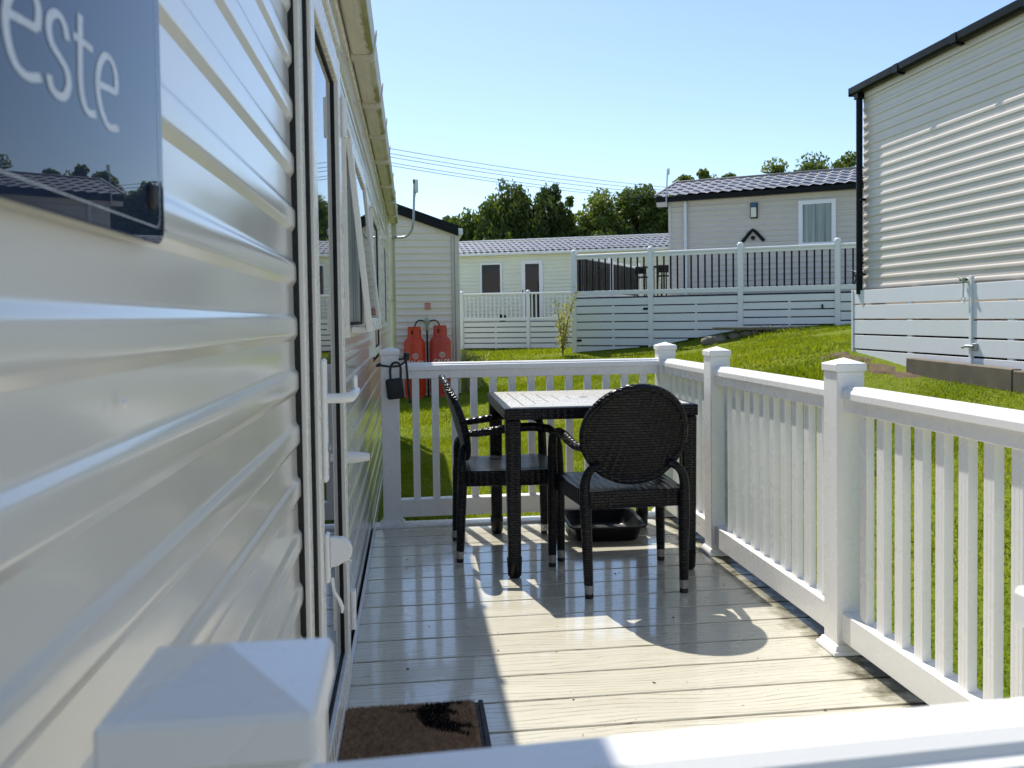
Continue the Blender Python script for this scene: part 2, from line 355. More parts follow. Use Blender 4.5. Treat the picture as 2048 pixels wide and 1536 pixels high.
# ---------------------------------------------------------------- terrain
TP = np.array([(-8,-6,-.35),(0,-6,-.4),(0,1,-.3),(.8,3,-.28),(.8,4.6,-.24),(-2,3,-.25),(1.8,0,-.2),(1.8,2.6,-.1),(1.8,4.5,-.1),(1.8,5.6,-.08),(0,6,-.12),(.8,6.4,-.1),(0,9,-.1),(0,12,-.1),(0,15,-.1),(-6,10,-.1),
 (2.6,2.6,.02),(2.6,5,.06),(3.4,5,.2),(3.4,2,.16),(5.2,6.95,.60),(5.2,8.0,.63),(5.2,8.7,.67),(5.19,9.7,.80),(5.3,4,.5),(5.4,1,.38),(5.6,-4,.3),(3,8,.16),(3,11,.26),(1.6,10,-.02),(1.6,14,-.02),(1,18,.05),(4.6,13,.62),(7.5,12,1.0),
 (3.8,19.9,.44),(5.4,19.05,.58),(7.15,18.1,.95),(8.8,17.0,1.02),(6.4,17.5,.66),(7.6,16.9,.93),(8.8,15.5,1.05),(1.66,28.4,.24),(3.75,27.6,.27),(5.2,27,.3),(2.6,23,.3),(8,22,.8),(11,19,1.1),(12,14,1.3),
 (-8,20,-.05),(-8,34,.3),(4,36,.6),(16,34,1.2),(20,20,1.7),(18,4,1.3),(14,-8,.8),(-30,0,-.5),(-30,40,.5),(0,64,1.4),(30,64,2.4),(60,40,3),(60,-10,2),(0,130,3),(100,130,5),(-90,130,3),(-120,0,0),(140,0,4),(0,-60,-.5)], float)
def _tps_k(r2): return np.where(r2 > 1e-12, .5*r2*np.log(np.maximum(r2, 1e-12)), 0)
def _fit():
    P = TP[:, :2]; n = len(P); K = _tps_k(((P[:, None]-P[None])**2).sum(-1))+np.eye(n)*.02
    Q = np.c_[np.ones(n), P]; A = np.zeros((n+3, n+3)); A[:n, :n] = K; A[:n, n:] = Q; A[n:, :n] = Q.T
    return np.linalg.solve(A, np.r_[TP[:, 2], 0, 0, 0])
_tw = _fit()
def gz(x, y):
    x = np.atleast_1d(np.asarray(x, float)); y = np.atleast_1d(np.asarray(y, float)); q = np.c_[x.ravel(), y.ravel()]
    out = np.zeros(len(q))
    for i in range(0, len(q), 4000):
        c = q[i:i+4000]; k = _tps_k(((c[:, None]-TP[None, :, :2])**2).sum(-1))
        out[i:i+4000] = k@_tw[:-3]+_tw[-3]+c@_tw[-2:]
    return out.reshape(x.shape)
def gz1(x, y): return float(gz([x], [y])[0])
def build_terrain():
    t = np.linspace(-1, 1, 150); s = np.sinh(t*4.2)/np.sinh(4.2)
    X, Y = np.meshgrid(3+s*400, 11+s*400, indexing='xy'); Z = gz(X, Y)
    far = np.clip((np.hypot(X-3, Y-11)-110)/80, 0, 1); Z = Z*(1-far)+far*3.0
    Z += .012*np.sin(X*2.3+1.3*np.sin(Y*1.7))*np.sin(Y*2.9)*np.clip((X-2.2)/1., 0, 1)
    n = len(t); V = np.c_[X.ravel(), Y.ravel(), Z.ravel()]; i = np.arange(n*n).reshape(n, n)
    F = np.c_[i[:-1, :-1].ravel(), i[:-1, 1:].ravel(), i[1:, 1:].ravel(), i[1:, :-1].ravel()]
    structure(link('ground', arr_mesh('ground', V, F, 'lawn', 180)))
build_terrain()
def build_grass():
    # clipped lawn: single-triangle blades, denser and shorter near the deck
    out = []
    for x0, x1, y0, y1, n, h, w in ((1.75, 5.4, 1.2, 9.5, 60000, .05, .0055), (-.2, 4.5, 5.5, 10, 60000, .05, .006), (-.2, 7, 9, 16, 45000, .055, .010), (.8, 11, 15, 20, 26000, .06, .015), (.5, 9, 20, 29, 16000, .07, .022)):
        out.append(np.c_[rng.uniform(x0, x1, n), rng.uniform(y0, y1, n), np.full(n, h), np.full(n, w)])
    A = np.vstack(out); x, y = A[:, 0], A[:, 1]
    ok = ~((x > 5.12)&(y < 9.75))&~((x < .95)&(y > 15.2)&(y < 20))
    A = A[ok]; x, y = A[:, 0], A[:, 1]; n = len(A); z = gz(x, y)-.006
    patch = .75+.5*np.sin(x*1.9+np.sin(y*1.3)*2)*np.sin(y*2.3+x)
    h = A[:, 2]*rng.uniform(.5, 1.25, n)*np.clip(patch, .55, 1.3); w = A[:, 3]*rng.uniform(.7, 1.3, n); a = rng.uniform(0, 2*np.pi, n)
    lx, ly = rng.normal(0, .35, n)*h, rng.normal(0, .35, n)*h
    V = np.empty((n, 3, 3)); V[:, 0] = np.c_[x-np.cos(a)*w, y-np.sin(a)*w, z]; V[:, 1] = np.c_[x+np.cos(a)*w, y+np.sin(a)*w, z]; V[:, 2] = np.c_[x+lx, y+ly, z+h]
    o = link('grass', arr_mesh('grass', V.reshape(-1, 3), np.arange(3*n).reshape(-1, 3), 'grass')); o['kind'] = 'stuff'
    tag(o, 'short mown green lawn rising from the deck', 'grass')
build_grass()

def build_bounce_road():
    # unseen grey paving added behind the viewer for neutral bounce, just above the lawn
    nx, ny = 40, 12; V = []; F = []
    for i in range(nx+1):
        for j in range(ny+1): x = -14+i*.85; y = -6.6+j*.52; V.append((x, y, gz1(x, y)+.02))
    for i in range(nx):
        for j in range(ny): a = i*(ny+1)+j; F.append((a, a+ny+1, a+ny+2, a+1))
    me = bpy.data.meshes.new('bounce_road'); me.from_pydata(V, [], F); structure(link('bounce_road', finish(me, 'bounce_road', 180)))
build_bounce_road()
# ---------------------------------------------------------------- deck
deck = structure(link('deck', MB().box(-.25, 1.66, .30, 5.36, -.25, -.075).mesh('deck_subframe', 'dark_gap'), None))
G0, S = 4.2253, .204
_bm = MB().box(-.963, .963, -S/2+.0052, S/2-.0052, -.028, 0).mesh('deck_board', 'deck', bevel=.002)
for i in range(-5, 19):
    y = G0-S*i-S/2+S
    if y-S/2 > 5.26 or y-S/2 < .28: continue
    link('deck_board', _bm, deck, (.717, y, random.uniform(-.0006, .0006)))
bx('edge_trim', deck, 'white', -.25, 1.68, 5.262, 5.36, -.03, .012, .004)
bx('side_trim', deck, 'white', 1.681, 1.70, .30, 5.36, -.16, -.004, .003)
bx('wall_trim', deck, 'white_far', -.2495, -.236, .30, 5.25, .0005, .016, .003)

# ---------------------------------------------------------------- white deck railings
PW = .054
_cap = None
def cap_mesh():
    global _cap
    if _cap: return _cap
    h = .060; b = MB()
    b.v += [(-h, -h, 0), (h, -h, 0), (h, h, 0), (-h, h, 0), (-h, -h, .028), (h, -h, .028), (h, h, .028), (-h, h, .028), (0, 0, .050)]
    b.f += [(0, 3, 2, 1), (0, 1, 5, 4), (1, 2, 6, 5), (2, 3, 7, 6), (3, 0, 4, 7), (4, 5, 8), (5, 6, 8), (6, 7, 8), (7, 4, 8)]
    _cap = b.mesh('post_cap', 'white', bevel=.003); return _cap
_pl = MB()
def _frustum(b, h0, h1, z0, z1):
    o = len(b.v); b.v += [(-h0, -h0, z0), (h0, -h0, z0), (h0, h0, z0), (-h0, h0, z0), (-h1, -h1, z1), (h1, -h1, z1), (h1, h1, z1), (-h1, h1, z1)]
    b.f += [tuple(o+i for i in q) for q in ((0, 3, 2, 1), (0, 1, 5, 4), (1, 2, 6, 5), (2, 3, 7, 6), (3, 0, 4, 7), (4, 5, 6, 7))]
_frustum(_pl, .078, .074, 0, .014); _frustum(_pl, .070, .060, .0141, .034)
_plinth = _pl.mesh('post_plinth', 'white', bevel=.002)
_post = {}
def post(parent, x, y, ztop=1.056, z0=0):
    L = parent.location; k = round(ztop-z0, 3)
    if k not in _post: _post[k] = MB().box(-PW, PW, -PW, PW, 0, ztop-z0).mesh('post', 'white', bevel=.004)
    p = link('post', _post[k], parent, (x-L.x, y-L.y, z0-L.z))
    link('post_cap', cap_mesh(), p, (0, 0, ztop-z0)); link('plinth', _plinth, p, (0, 0, .0005)); return p
# rail profile across (u) and up (w): moulded handrail sitting on a narrower lower rail
_hand = [(-.042, 0), (-.042, .022), (-.038, .030), (-.030, .034), (-.027, .040), (-.018, .046), (.018, .046), (.027, .040), (.030, .034), (.038, .030), (.042, .022), (.042, 0)]
def rail_run(parent, a, b, along, z_top=1.003, end_in=PW):
    """top rail, lower rail, bottom rail between two posts; along = 'x' or 'y'"""
    L = parent.location; d = b[0]-a[0] if along == 'x' else b[1]-a[1]; ln = abs(d)-2*end_in
    mx, my = (a[0]+b[0])/2, (a[1]+b[1])/2; rz = 0 if along == 'x' else math.pi/2
    me = MB().prism(_hand, 0, -ln/2, ln/2).mesh('top_rail', 'white', 25)
    link('top_rail', me, parent, (mx-L.x, my-L.y, z_top-.046-L.z), (0, 0, rz))
    me = MB().box(-ln/2, ln/2, -.028, .028, -.052, -.0005).mesh('under_rail', 'white', bevel=.003)
    link('under_rail', me, parent, (mx-L.x, my-L.y, z_top-.046-L.z), (0, 0, rz))
    me = MB().box(-ln/2, ln/2, -.037, .037, .05, .157).mesh('bottom_rail', 'white', bevel=.003)
    link('bottom_rail', me, parent, (mx-L.x, my-L.y, -L.z), (0, 0, rz))
def _bal(h):
    # hollow-section baluster with two fine grooves in each broad face
    p = [(-.022, -.015), (-.010, -.015), (-.0095, -.0138), (-.0085, -.0138), (-.008, -.015), (.008, -.015), (.0085, -.0138), (.0095, -.0138), (.010, -.015), (.022, -.015),
         (.022, .015), (.010, .015), (.0095, .0138), (.0085, .0138), (.008, .015), (-.008, .015), (-.0085, .0138), (-.0095, .0138), (-.010, .015), (-.022, .015)]
    return MB().prism(p, 2, 0, h).mesh('baluster', 'white')
_balm = _bal(.905-.1565)
def balusters(parent, pts, along):
    L = parent.location
    for x, y in pts: link('baluster', _balm, parent, (x-L.x, y-L.y, .1565-L.z), (0, 0, 0 if along == 'x' else math.pi/2))
XR, YF = 1.612, 5.365
rr = thing('deck_railing', 'long white plastic railing down the right side of the deck beside the lawn', 'railing', (XR, 3.0, 0))
RP = [5.365, 4.425, 3.068, 1.72, .548]
for y in RP[1:]: post(rr, XR, y)
for a, b in zip(RP[:-1], RP[1:]):
    rail_run(rr, (XR, b), (XR, a), 'y'); n = int(round((a-b-.108)/.1145))-1; g = (a-b-.108)/(n+1)
    balusters(rr, [(XR, b+.054+g*(k+1)) for k in range(n)], 'y')
fr = thing('deck_railing', 'white plastic railing across the far end of the deck behind the black table', 'railing', (.7, YF, 0))
post(fr, -.137, YF); post(fr, XR, YF); rail_run(fr, (-.137, YF), (XR, YF), 'x')
balusters(fr, [(.018+.1205*k, YF) for k in range(13)], 'x')
ng = thing('deck_gate', 'blurred white gate rail between two capped posts at the near end of the deck', 'gate', (.2, .548, 0))
post(ng, -.118, .548, 1.020); post(ng, .5155, .548, 1.030); 
rail_run(ng, (-.118, .531), (.521, .531), 'x', .995)
for o in ng.children:
    if o.name.split('.')[0] != 'post': o.rotation_euler.z += R_(2.6)
balusters(ng, [(.02+.118*k, .523+.0054*k) for k in range(4)], 'x')

# ---------------------------------------------------------------- caravans: shared pieces (local x along the wall, -y outwards)
PROF = [(-.0090, -.0002), (-.0082, .0015), (-.0010, .0115), (.0004, .0145), (.0009, .022), (.0009, .040), (.0003, .048), (-.0012, .0525), (-.0066, .0585), (-.0082, .0620), (-.0087, .068), (-.0088, .090), (-.0090, .1248)]
def board_mesh(ln, mat, P=.125, depth=1.0, n=1):
    b = MB(); k = P/.125
    xs = [ln*i/n for i in range(n+1)]
    for x in xs:
        for o, w in PROF: b.v.append((x, -o*depth, w*k))
    m = len(PROF)
    for i in range(n):
        for j in range(m-1): b.f.append((i*m+j, (i+1)*m+j, (i+1)*m+j+1, i*m+j+1))
    me = bpy.data.meshes.new('cladding_board'); me.from_pydata(b.v, [], b.f)
    return finish(me, mat, 38)
def clad(parent, mat, z0, z1, segs_of, P=.125, depth=1.0, joined=False):
    """rows of cladding boards; segs_of(zmid) gives the x-intervals left free by openings"""
    cache = {}; z = z0; i = 0; V = []; Fc = []
    while z < z1-.02:
        for a, b in segs_of(z+P/2):
            key = round(b-a, 3)
            if key not in cache: cache[key] = board_mesh(b-a, mat, P, depth)
            if joined:
                me = cache[key]; o = len(V); V += [(v.co.x+a, v.co.y, v.co.z+z) for v in me.vertices]; Fc += [tuple(o+q for q in p.vertices) for p in me.polygons]
            else: link('cladding_board', cache[key], parent, (a, 0, z))
        z += P
    if joined:
        me = bpy.data.meshes.new('cladding'); me.from_pydata(V, [], Fc); link('cladding', finish(me, mat, 38), parent)
def tile_roof(parent, x0, x1, y0, z0, y1, z1, mat='roof', period=.2, rows=5):
    """pressed tile-effect metal sheet from eave (y0,z0) up to ridge (y1,z1)"""
    nx = int((x1-x0)/period*6); xs = np.linspace(x0, x1, nx+1); V = []; sl = Vector((0, y1-y0, z1-z0)); nrm = Vector((0, -(z1-z0), y1-y0)).normalized()
    cr = []
    for r in range(rows):
        for t, hgt in ((0, .034), (.06, .036), (.5, .02), (.97, .004)): cr.append(((r+t)/rows, hgt, r))
    for t, hgt, r in cr:
        for x in xs:
            ph = (x/period+.5*(r % 2)*0)*2*math.pi; hh = hgt+.017*math.sin(ph)+.006*math.sin(2*ph)
            p = Vector((x, y0, z0))+sl*t+nrm*hh; V.append(tuple(p))
    n = nx+1; i = np.arange(len(cr)*n).reshape(len(cr), n)
    F = np.c_[i[:-1, :-1].ravel(), i[:-1, 1:].ravel(), i[1:, 1:].ravel(), i[1:, :-1].ravel()]
    return link('roof_sheet', arr_mesh('roof_sheet', np.array(V), F, mat, 60), parent)
def wall_box(parent, x0, x1, depth, z0, z1, mat='dark_gap', front=.02, zr=None):
    """solid body behind the cladding with a shallow pitched top"""
    zr = zr or z1
    prof = [(front, z0), (depth, z0), (depth, z1), ((front+depth)/2, zr), (front, z1)]
    return link('body', MB().prism(prof, 0, x0, x1).mesh('body', mat), parent)
def window(parent, x0, x1, z0, z1, frame=.06, pr=.03, mat='white_far', pane='glass', curtain=False):
    w = link('window', frame_mesh(x0, x1, z0, z1, frame, -pr, .012, mat), parent)
    bx('pane', w, pane, x0+frame, x1-frame, -.008, -.002, z0+frame, z1-frame, 0)
    if curtain:
        V = []; F = []; n = 60
        for k in range(n+1):
            x = x0+frame+(x1-x0-2*frame)*k/n; y = .0085+.0035*math.sin(k*.9+2*math.sin(k*.21))+.003*math.sin(k*.37+1)+.0012*math.sin(k*2.1)
            V += [(x, y, z0+frame), (x, y, z1-frame)]
        F = [(2*k, 2*k+2, 2*k+3, 2*k+1) for k in range(n)]
        me = bpy.data.meshes.new('curtain'); me.from_pydata(V, [], F); link('curtain', finish(me, 'curtain', 180), w)
    return w
def frame_mesh(x0, x1, z0, z1, t, ya, yb, mat, tb=None, bevel=.003):
    tb = tb or t; b = MB()
    b.box(x0, x0+t, ya, yb, z0, z1); b.box(x1-t, x1, ya, yb, z0, z1); b.box(x0+t+.0003, x1-t-.0003, ya+.001, yb, z1-t, z1); b.box(x0+t+.0003, x1-t-.0003, ya+.001, yb, z0, z0+tb)
    return b.mesh('frame', mat, bevel=bevel)
def free(total, holes):
    def f(z):
        iv = [total]
        for a, b, c, d in holes:
            if c < z < d:
                nv = []
                for p, q in iv:
                    if b <= p or a >= q: nv.append((p, q))
                    else:
                        if a-p > .03: nv.append((p, a))
                        if q-b > .03: nv.append((b, q))
                iv = nv
        return iv
    return f

# ---------------------------------------------------------------- our own caravan (left wall)
lc = thing('holiday_caravan', 'long glossy cream static caravan filling the left edge with glazed door onto the deck', 'caravan', (-.263, 0, 0), math.pi/2)
DY0, DY1 = 2.045, 3.075                       # door frame along the wall
W1 = (3.50, 4.62, 1.20, 2.03); W2 = (5.92, 7.0, 1.02, 2.03); W3 = (8.3, 9.0, 1.2, 2.03)
LZ0 = 1.10-.125*9
holes = [(DY0, DY1, -1, 2.24), (W1[0], W1[1], W1[2], W1[3]), (W2[0], W2[1], W2[2], W2[3]), (W3[0], W3[1], W3[2], W3[3])]
clad(lc, 'clad_cream', LZ0, 2.40, free((-2.0, 10.3), holes), .125, .8)
wall_box(lc, -2.0, 10.28, 3.7, -.24, 2.46, 'dark_gap', .019, 2.95)
bx('skirt', lc, 'clad_cream', 5.4, 10.28, -.004, .018, -.35, -.03, .002)
bx('corner_trim', lc, 'white_frame', 10.25, 10.33, -.014, .03, -.3, 2.42, .004)
bx('fascia', lc, 'clad_cream', -2.0, 10.3, -.013, .018, 2.262, 2.398, .004)
bx('eave_board', lc, 'white_frame', -2.0, 10.3, -.018, .018, 2.3985, 2.47, .003)
# gutter: an open square-ish trough
gp = [(-.024, 2.50), (-.024, 2.425), (-.034, 2.415), (-.105, 2.415), (-.118, 2.425), (-.128, 2.50), (-.124, 2.50), (-.113, 2.428), (-.104, 2.42), (-.036, 2.42), (-.029, 2.428), (-.029, 2.50)]
gut = link('gutter', MB().prism(gp, 0, -2.0, 10.42).mesh('gutter', 'gutter_algae', 25), lc)
brp = [(-.02, 2.44), (-.022, 2.400), (-.034, 2.392), (-.108, 2.392), (-.122, 2.404), (-.136, 2.52), (-.131, 2.52), (-.118, 2.428), (-.104, 2.4145), (-.034, 2.4145), (-.026, 2.43)]
brm = MB().prism(brp, 0, -.022, .022).mesh('gutter_bracket', 'gutter', 25)
for y in (.5, 1.45, 2.3, 3.05, 3.82, 4.66, 5.45, 6.3, 7.45, 8.45, 9.55): link('gutter_bracket', brm, gut, (y, 0, 0))
link('roof', MB().prism([(-.02, 2.505), (1.85, 3.0), (3.75, 2.5), (3.75, 2.46), (1.85, 2.96), (-.02, 2.465)], 0, -2.0, 10.4).mesh('roof', 'roof'), lc)
# door (protrusions p are local -y); leaf closed, all glass
door = link('door', frame_mesh(DY0, DY1, .005, 2.215, .062, -.018, .03, 'white_frame', .05), lc)
link('frame_seal', frame_mesh(DY0-.007, DY1+.007, -.002, 2.2215, .0065, -.0055, .03, 'black_gasket', bevel=0), door)
link('gasket', frame_mesh(DY0+.0625, DY1-.0625, .056, 2.152, .016, -.0265, .02, 'black_gasket', bevel=.001), door)
leaf = link('door_leaf', frame_mesh(DY0+.079, DY1-.079, .066, 2.142, .085, -.0360, .018, 'white_frame', .085), door)
link('gasket', frame_mesh(DY0+.1645, DY1-.1645, .1515, 2.0565, .010, -.0220, .012, 'black_gasket', bevel=.001), leaf)
bx('pane', leaf, 'glass', DY0+.170, DY1-.170, -.0155, -.004, .157, 2.051, 0)
# lever handle on a long back plate near the leading stile
hy = 2.195
hd = bx('handle_plate', leaf, 'white', hy-.018, hy+.018, -.043, -.0295, .865, 1.175, .005)
lev = MB().tube([(hy, -.04, 1.075), (hy, -.085, 1.075), (hy+.006, -.100, 1.077), (hy+.03, -.106, 1.082), (hy+.115, -.108, 1.085)], [.0125, .0125, .0135, .013, .010], 12)
link('lever', lev.mesh('lever', 'white', 40), hd, -hd.location)
link('key_barrel', MB().tube([(hy, -.042, .95), (hy, -.052, .95)], .011, 14).mesh('key_barrel', 'steel', 40), hd, -hd.location)
bx('thumb_guard', hd, 'white', hy+.06, hy+.10, -.113, -.100, 1.088, 1.128, .005, base=hd)
# hold-open catch low on the leading stile
ct = bx('door_catch', leaf, 'white', hy-.015, hy+.02, -.042, -.0295, .61, .735, .004)
link('catch_body', MB().prism([(-.042, .725), (-.075, .722), (-.092, .708), (-.098, .69), (-.094, .672), (-.062, .652), (-.042, .648)], 0, hy-.010, hy+.016).mesh('catch_body', 'white', bevel=.003), ct, -ct.location)
link('catch_loop', MB().tube([(hy, -.055, .672), (hy, -.075, .66), (hy, -.093, .655), (hy, -.094, .662), (hy, -.07, .672)], .0022, 6).mesh('catch_loop', 'white', 60), ct, -ct.location)
link('catch_hook', MB().tube([(hy, -.046, .62), (hy, -.05, .585), (hy, -.062, .565), (hy, -.070, .545), (hy, -.069, .53)], [.005, .004, .005, .005, .003], 8).mesh('catch_hook', 'white', 60), ct, -ct.location)
for o in (hd, ct): o.location.y -= .0068
# hinges on the far jamb
for z in (1.90, .20):
    h = bx('hinge', door, 'white', DY1-.045, DY1-.012, -.052, -.0455, z, z+.125, .003)
    link('hinge_knuckle', MB().tube([(DY1-.06, -.042, z-.004), (DY1-.06, -.042, z+.13)], .013, 12).mesh('hinge_knuckle', 'white', 40), h, -h.location)
    h.location.y -= .0
    bx('hinge_leaf', h, 'white', DY1-.048, DY1-.006, -.0453, -.0183, z+.015, z+.11, .003, base=h)
bx('door_sill', door, 'white_frame', DY0+.02, DY1-.02, -.034, -.0183, .006, .05, .003)
# drip rail over the door
bx('drip_rail', door, 'white_frame', DY0-.03, DY1+.03, -.03, .0, 2.222, 2.25, .004)
# door buffer on the wall past the door
bf = link('door_buffer', MB().lathe([(0, 0), (.024, 0), (.022, .035), (.021, .05), (.014, .092), (.0, .094)], n=16).mesh('door_buffer', 'white', 35), lc, (3.40, 0, .735), (math.pi/2, 0, 0))
bx('slot', bf, 'dark_gap', -.002, .002, -.012, .012, .06, .0945, 0)
link('rivet', MB().lathe([(0, .003), (.004, .0022), (.0055, 0)], n=12).mesh('rivet', 'white_frame', 50), lc, (.82, -.001, 1.197), (math.pi/2, 0, 0))
# windows
def lc_window(x0, x1, z0, z1, opened):
    w = link('window', frame_mesh(x0, x1, z0, z1, .05, -.016, .03, 'white_frame'), lc)
    link('gasket', frame_mesh(x0+.0505, x1-.0505, z0+.0505, z1-.0505, .012, -.006, .02, 'black_gasket', bevel=.001), w)
    bx('blind' if opened else 'pane', w, 'curtain' if opened else 'glass', x0+.055, x1-.055, .0, .008, z0+.055, z1-.055, 0)
    bx('drip_rail', w, 'white_frame', x0-.02, x1+.02, -.026, -.0, z1+.001, z1+.02, .003)
    if opened:
        s = link('sash', frame_mesh(x0+.02, x1-.02, -(z1-z0-.05), 0, .055, -.018, .006, 'white_frame'), w, (0, -.018, z1-.03), (-R_(5.2), 0, 0))
        bx('sash_pane', s, 'clear', x0+.075, x1-.075, -.008, -.002, -(z1-z0-.105), -.055, 0)
        bx('stay', w, 'white', x0+.09, x0+.16, -.08, -.0165, z0+.02, z0+.045, .004)
lc_window(*W1, True); lc_window(*W2, False); lc_window(*W3, False)
# rain pipe at the far end
dp = link('downpipe', MB().tube([(10.40, -.07, 2.414), (10.40, -.07, 2.30), (10.40, -.05, 2.2), (10.40, -.045, -.25)], .034, 12).mesh('downpipe', 'post_cream', 40), lc)
bx('pipe_clip', dp, 'post_cream', 10.36, 10.44, -.085, -.005, 1.5, 1.53, .003)

# plate with the caravan's name
sg = thing('name_sign', 'glossy dark navy name plate lettered este on the cream wall at upper left', 'sign', (-.263, .70, 1.55))
def rrect(y0, y1, z0, z1, r, n=8):
    p = []
    for cy, cz, a0 in ((y1-r, z1-r, 0), (y0+r, z1-r, 90), (y0+r, z0+r, 180), (y1-r, z0+r, 270)):
        for k in range(n+1):
            a = R_(a0+90*k/n); p.append((cy+r*math.cos(a), cz+r*math.sin(a)))
    return p
O = (-.263, .70, 1.55)
link('plate', MB().prism(rrect(.30, .932, 1.350, 1.74, .022), 0, -.2585, -.2525).mesh('plate', 'sign', bevel=.0012, org=O), sg)
def ribbon(b, pts, wy, wz, x):
    """flat pen stroke in the wall plane, wider along the wall than up it"""
    k = wy/wz; P = [Vector((p[0]/k, p[1])) for p in pts]; Q = []
    for i in range(len(P)-1):                                   # Catmull-Rom smoothing
        p0, p1, p2, p3 = P[max(i-1, 0)], P[i], P[i+1], P[min(i+2, len(P)-1)]
        for t in np.linspace(0, 1, 6)[:-1]: Q.append(.5*((2*p1)+(p2-p0)*t+(2*p0-5*p1+4*p2-p3)*t*t+(3*p1-p0-3*p2+p3)*t**3))
    Q.append(P[-1]); o = len(b.v)
    for i, q in enumerate(Q):
        t = (Q[min(i+1, len(Q)-1)]-Q[max(i-1, 0)]).normalized(); n = Vector((-t.y, t.x))*wz/2
        for s_ in (1, -1): e = q+n*s_; b.v.append((x, e.x*k, e.y))
    for i in range(len(Q)-1): b.f.append((o+2*i, o+2*i+1, o+2*i+3, o+2*i+2))
LET = [[(.588, 1.469), (.608, 1.471), (.632, 1.473)], [(.632, 1.473), (.635, 1.486), (.63, 1.494), (.616, 1.497), (.601, 1.490), (.59, 1.479), (.585, 1.466), (.586, 1.455), (.591, 1.445), (.6, 1.438), (.615, 1.436), (.636, 1.441)]], \
 [[(.685, 1.482), (.68, 1.492), (.669, 1.496), (.656, 1.491), (.651, 1.481), (.656, 1.471), (.67, 1.465), (.682, 1.459), (.685, 1.449), (.677, 1.439), (.664, 1.436), (.653, 1.439), (.649, 1.447)]], \
 [[(.712, 1.511), (.710, 1.483), (.709, 1.459), (.713, 1.445), (.723, 1.438), (.740, 1.440)], [(.697, 1.490), (.714, 1.491), (.737, 1.491)]], \
 [[(.748, 1.467), (.768, 1.469), (.792, 1.471)], [(.792, 1.471), (.792, 1.486), (.783, 1.495), (.768, 1.496), (.754, 1.486), (.747, 1.471), (.748, 1.457), (.756, 1.445), (.771, 1.437), (.795, 1.441)]]
for strokes in LET:
    b = MB()
    for i, s_ in enumerate(strokes): ribbon(b, s_, .0105, .0058, -.2520-.0001*i)
    link('letter', b.mesh('letter', 'letters', org=O), sg)
b = MB(); bp_ = rrect(.318, .916, 1.366, 1.726, .016); ribbon(b, bp_+[bp_[0]], .0016, .0012, -.2522); link('border_line', b.mesh('border_line', 'letters', org=O), sg)
link('screw_cap', MB().lathe([(0, .0055), (.010, .005), (.013, .002), (.013, 0)], n=16).mesh('screw_cap', 'black_gasket', 40), sg, (.0106, .186, -.156), (0, math.pi/2, 0))
# television aerial on a bent pole at the far end of our caravan
ae = thing('television_aerial', 'bent silver aerial pole at the far end of the cream caravan on the left', 'aerial', (-.2, 10.36, 2.2))
pts = [(-.02, 0, .045), (.12, 0, .05)]+bez((.12, 0, .05), (.235, 0, .08), (.245, 0, .24), 8)[1:]+[(.262, 0, .70)]
link('pole', MB().tube(pts, .014, 10).mesh('pole', 'steel', 50), ae)
bx('antenna_panel', ae, 'pipe_white', .268, .306, -.03, .03, .58, .735, .008); bx('antenna_clamp', ae, 'black_plastic', .245, .283, -.02, .02, .685, .735, .004)
link('cable', MB().tube([(.28, .01, .6), (.262, -.018, .5), (.25, -.018, .3), (.22, -.016, .16)], .004, 6).mesh('cable', 'steel', 60), ae)

# ---------------------------------------------------------------- right-hand caravan
rc = thing('holiday_caravan', 'beige static caravan at right edge with black gutter, black downpipe and white slatted skirting', 'caravan', (5.352, 9.7, 0), -math.pi/2)
clad(rc, 'clad_beige', 1.555, 3.86, lambda z: [(-.015, 12.0)], .1048, .78)
wall_box(rc, -.012, 12, 3.7, 1.2, 3.88, 'clad_beige', .018, 4.4)
bx('fascia', rc, 'clad_beige', -.02, 12, -.016, .017, 3.80, 3.93, .003)
gp2 = [(-.018, 3.945), (-.018, 3.885), (-.035, 3.862), (-.085, 3.862), (-.115, 3.885), (-.122, 3.955), (-.117, 3.955), (-.11, 3.89), (-.084, 3.868), (-.036, 3.868), (-.024, 3.888), (-.024, 3.945)]
g2 = link('gutter', MB().prism(gp2, 0, -.13, 12.0).mesh('gutter', 'black_metal', 25), rc)
bx('gutter_end', g2, 'black_metal', -.137, -.1305, -.124, -.016, 3.858, 3.957, .003)
for k in range(12):
    bx('gutter_bracket', g2, 'black_metal', .84+k*1.0, .89+k*1.0, -.10, -.0165, 3.846, 3.8615, .003); bx('gutter_union', g2, 'black_metal', .82+k*1.0, .91+k*1.0, -.126, -.1225, 3.865, 3.958, .002)
link('roof', MB().prism([(-.03, 3.962), (1.85, 4.5), (3.75, 3.95), (3.75, 3.9), (1.85, 4.44), (-.03, 3.94)], 0, -.08, 12).mesh('roof', 'roof'), rc)
d2 = link('downpipe', MB().tube([(-.005, -.055, 3.87), (-.005, -.055, 1.50)], .037, 14).mesh('downpipe', 'black_metal', 40), rc)
bx('pipe_shoe', d2, 'black_metal', -.05, .04, -.1, -.012, 3.80, 3.861, .004)
for z in (2.6, 1.72): bx('pipe_clip', d2, 'black_metal', -.05, .07, -.075, -.0125, z, z+.025, .003)
sk = link('skirting', None, rc)
zt = 1.545
for k in range(5):
    z1 = zt-k*.1775; z0 = z1-.157
    if k < 4: bx('slat', sk, 'white_far', -.13, 2.05, -.062, -.05, z0, z1, .002); bx('slat', sk, 'white_far', 2.09, 12, -.062, -.05, z0-.004, z1-.002, .002)
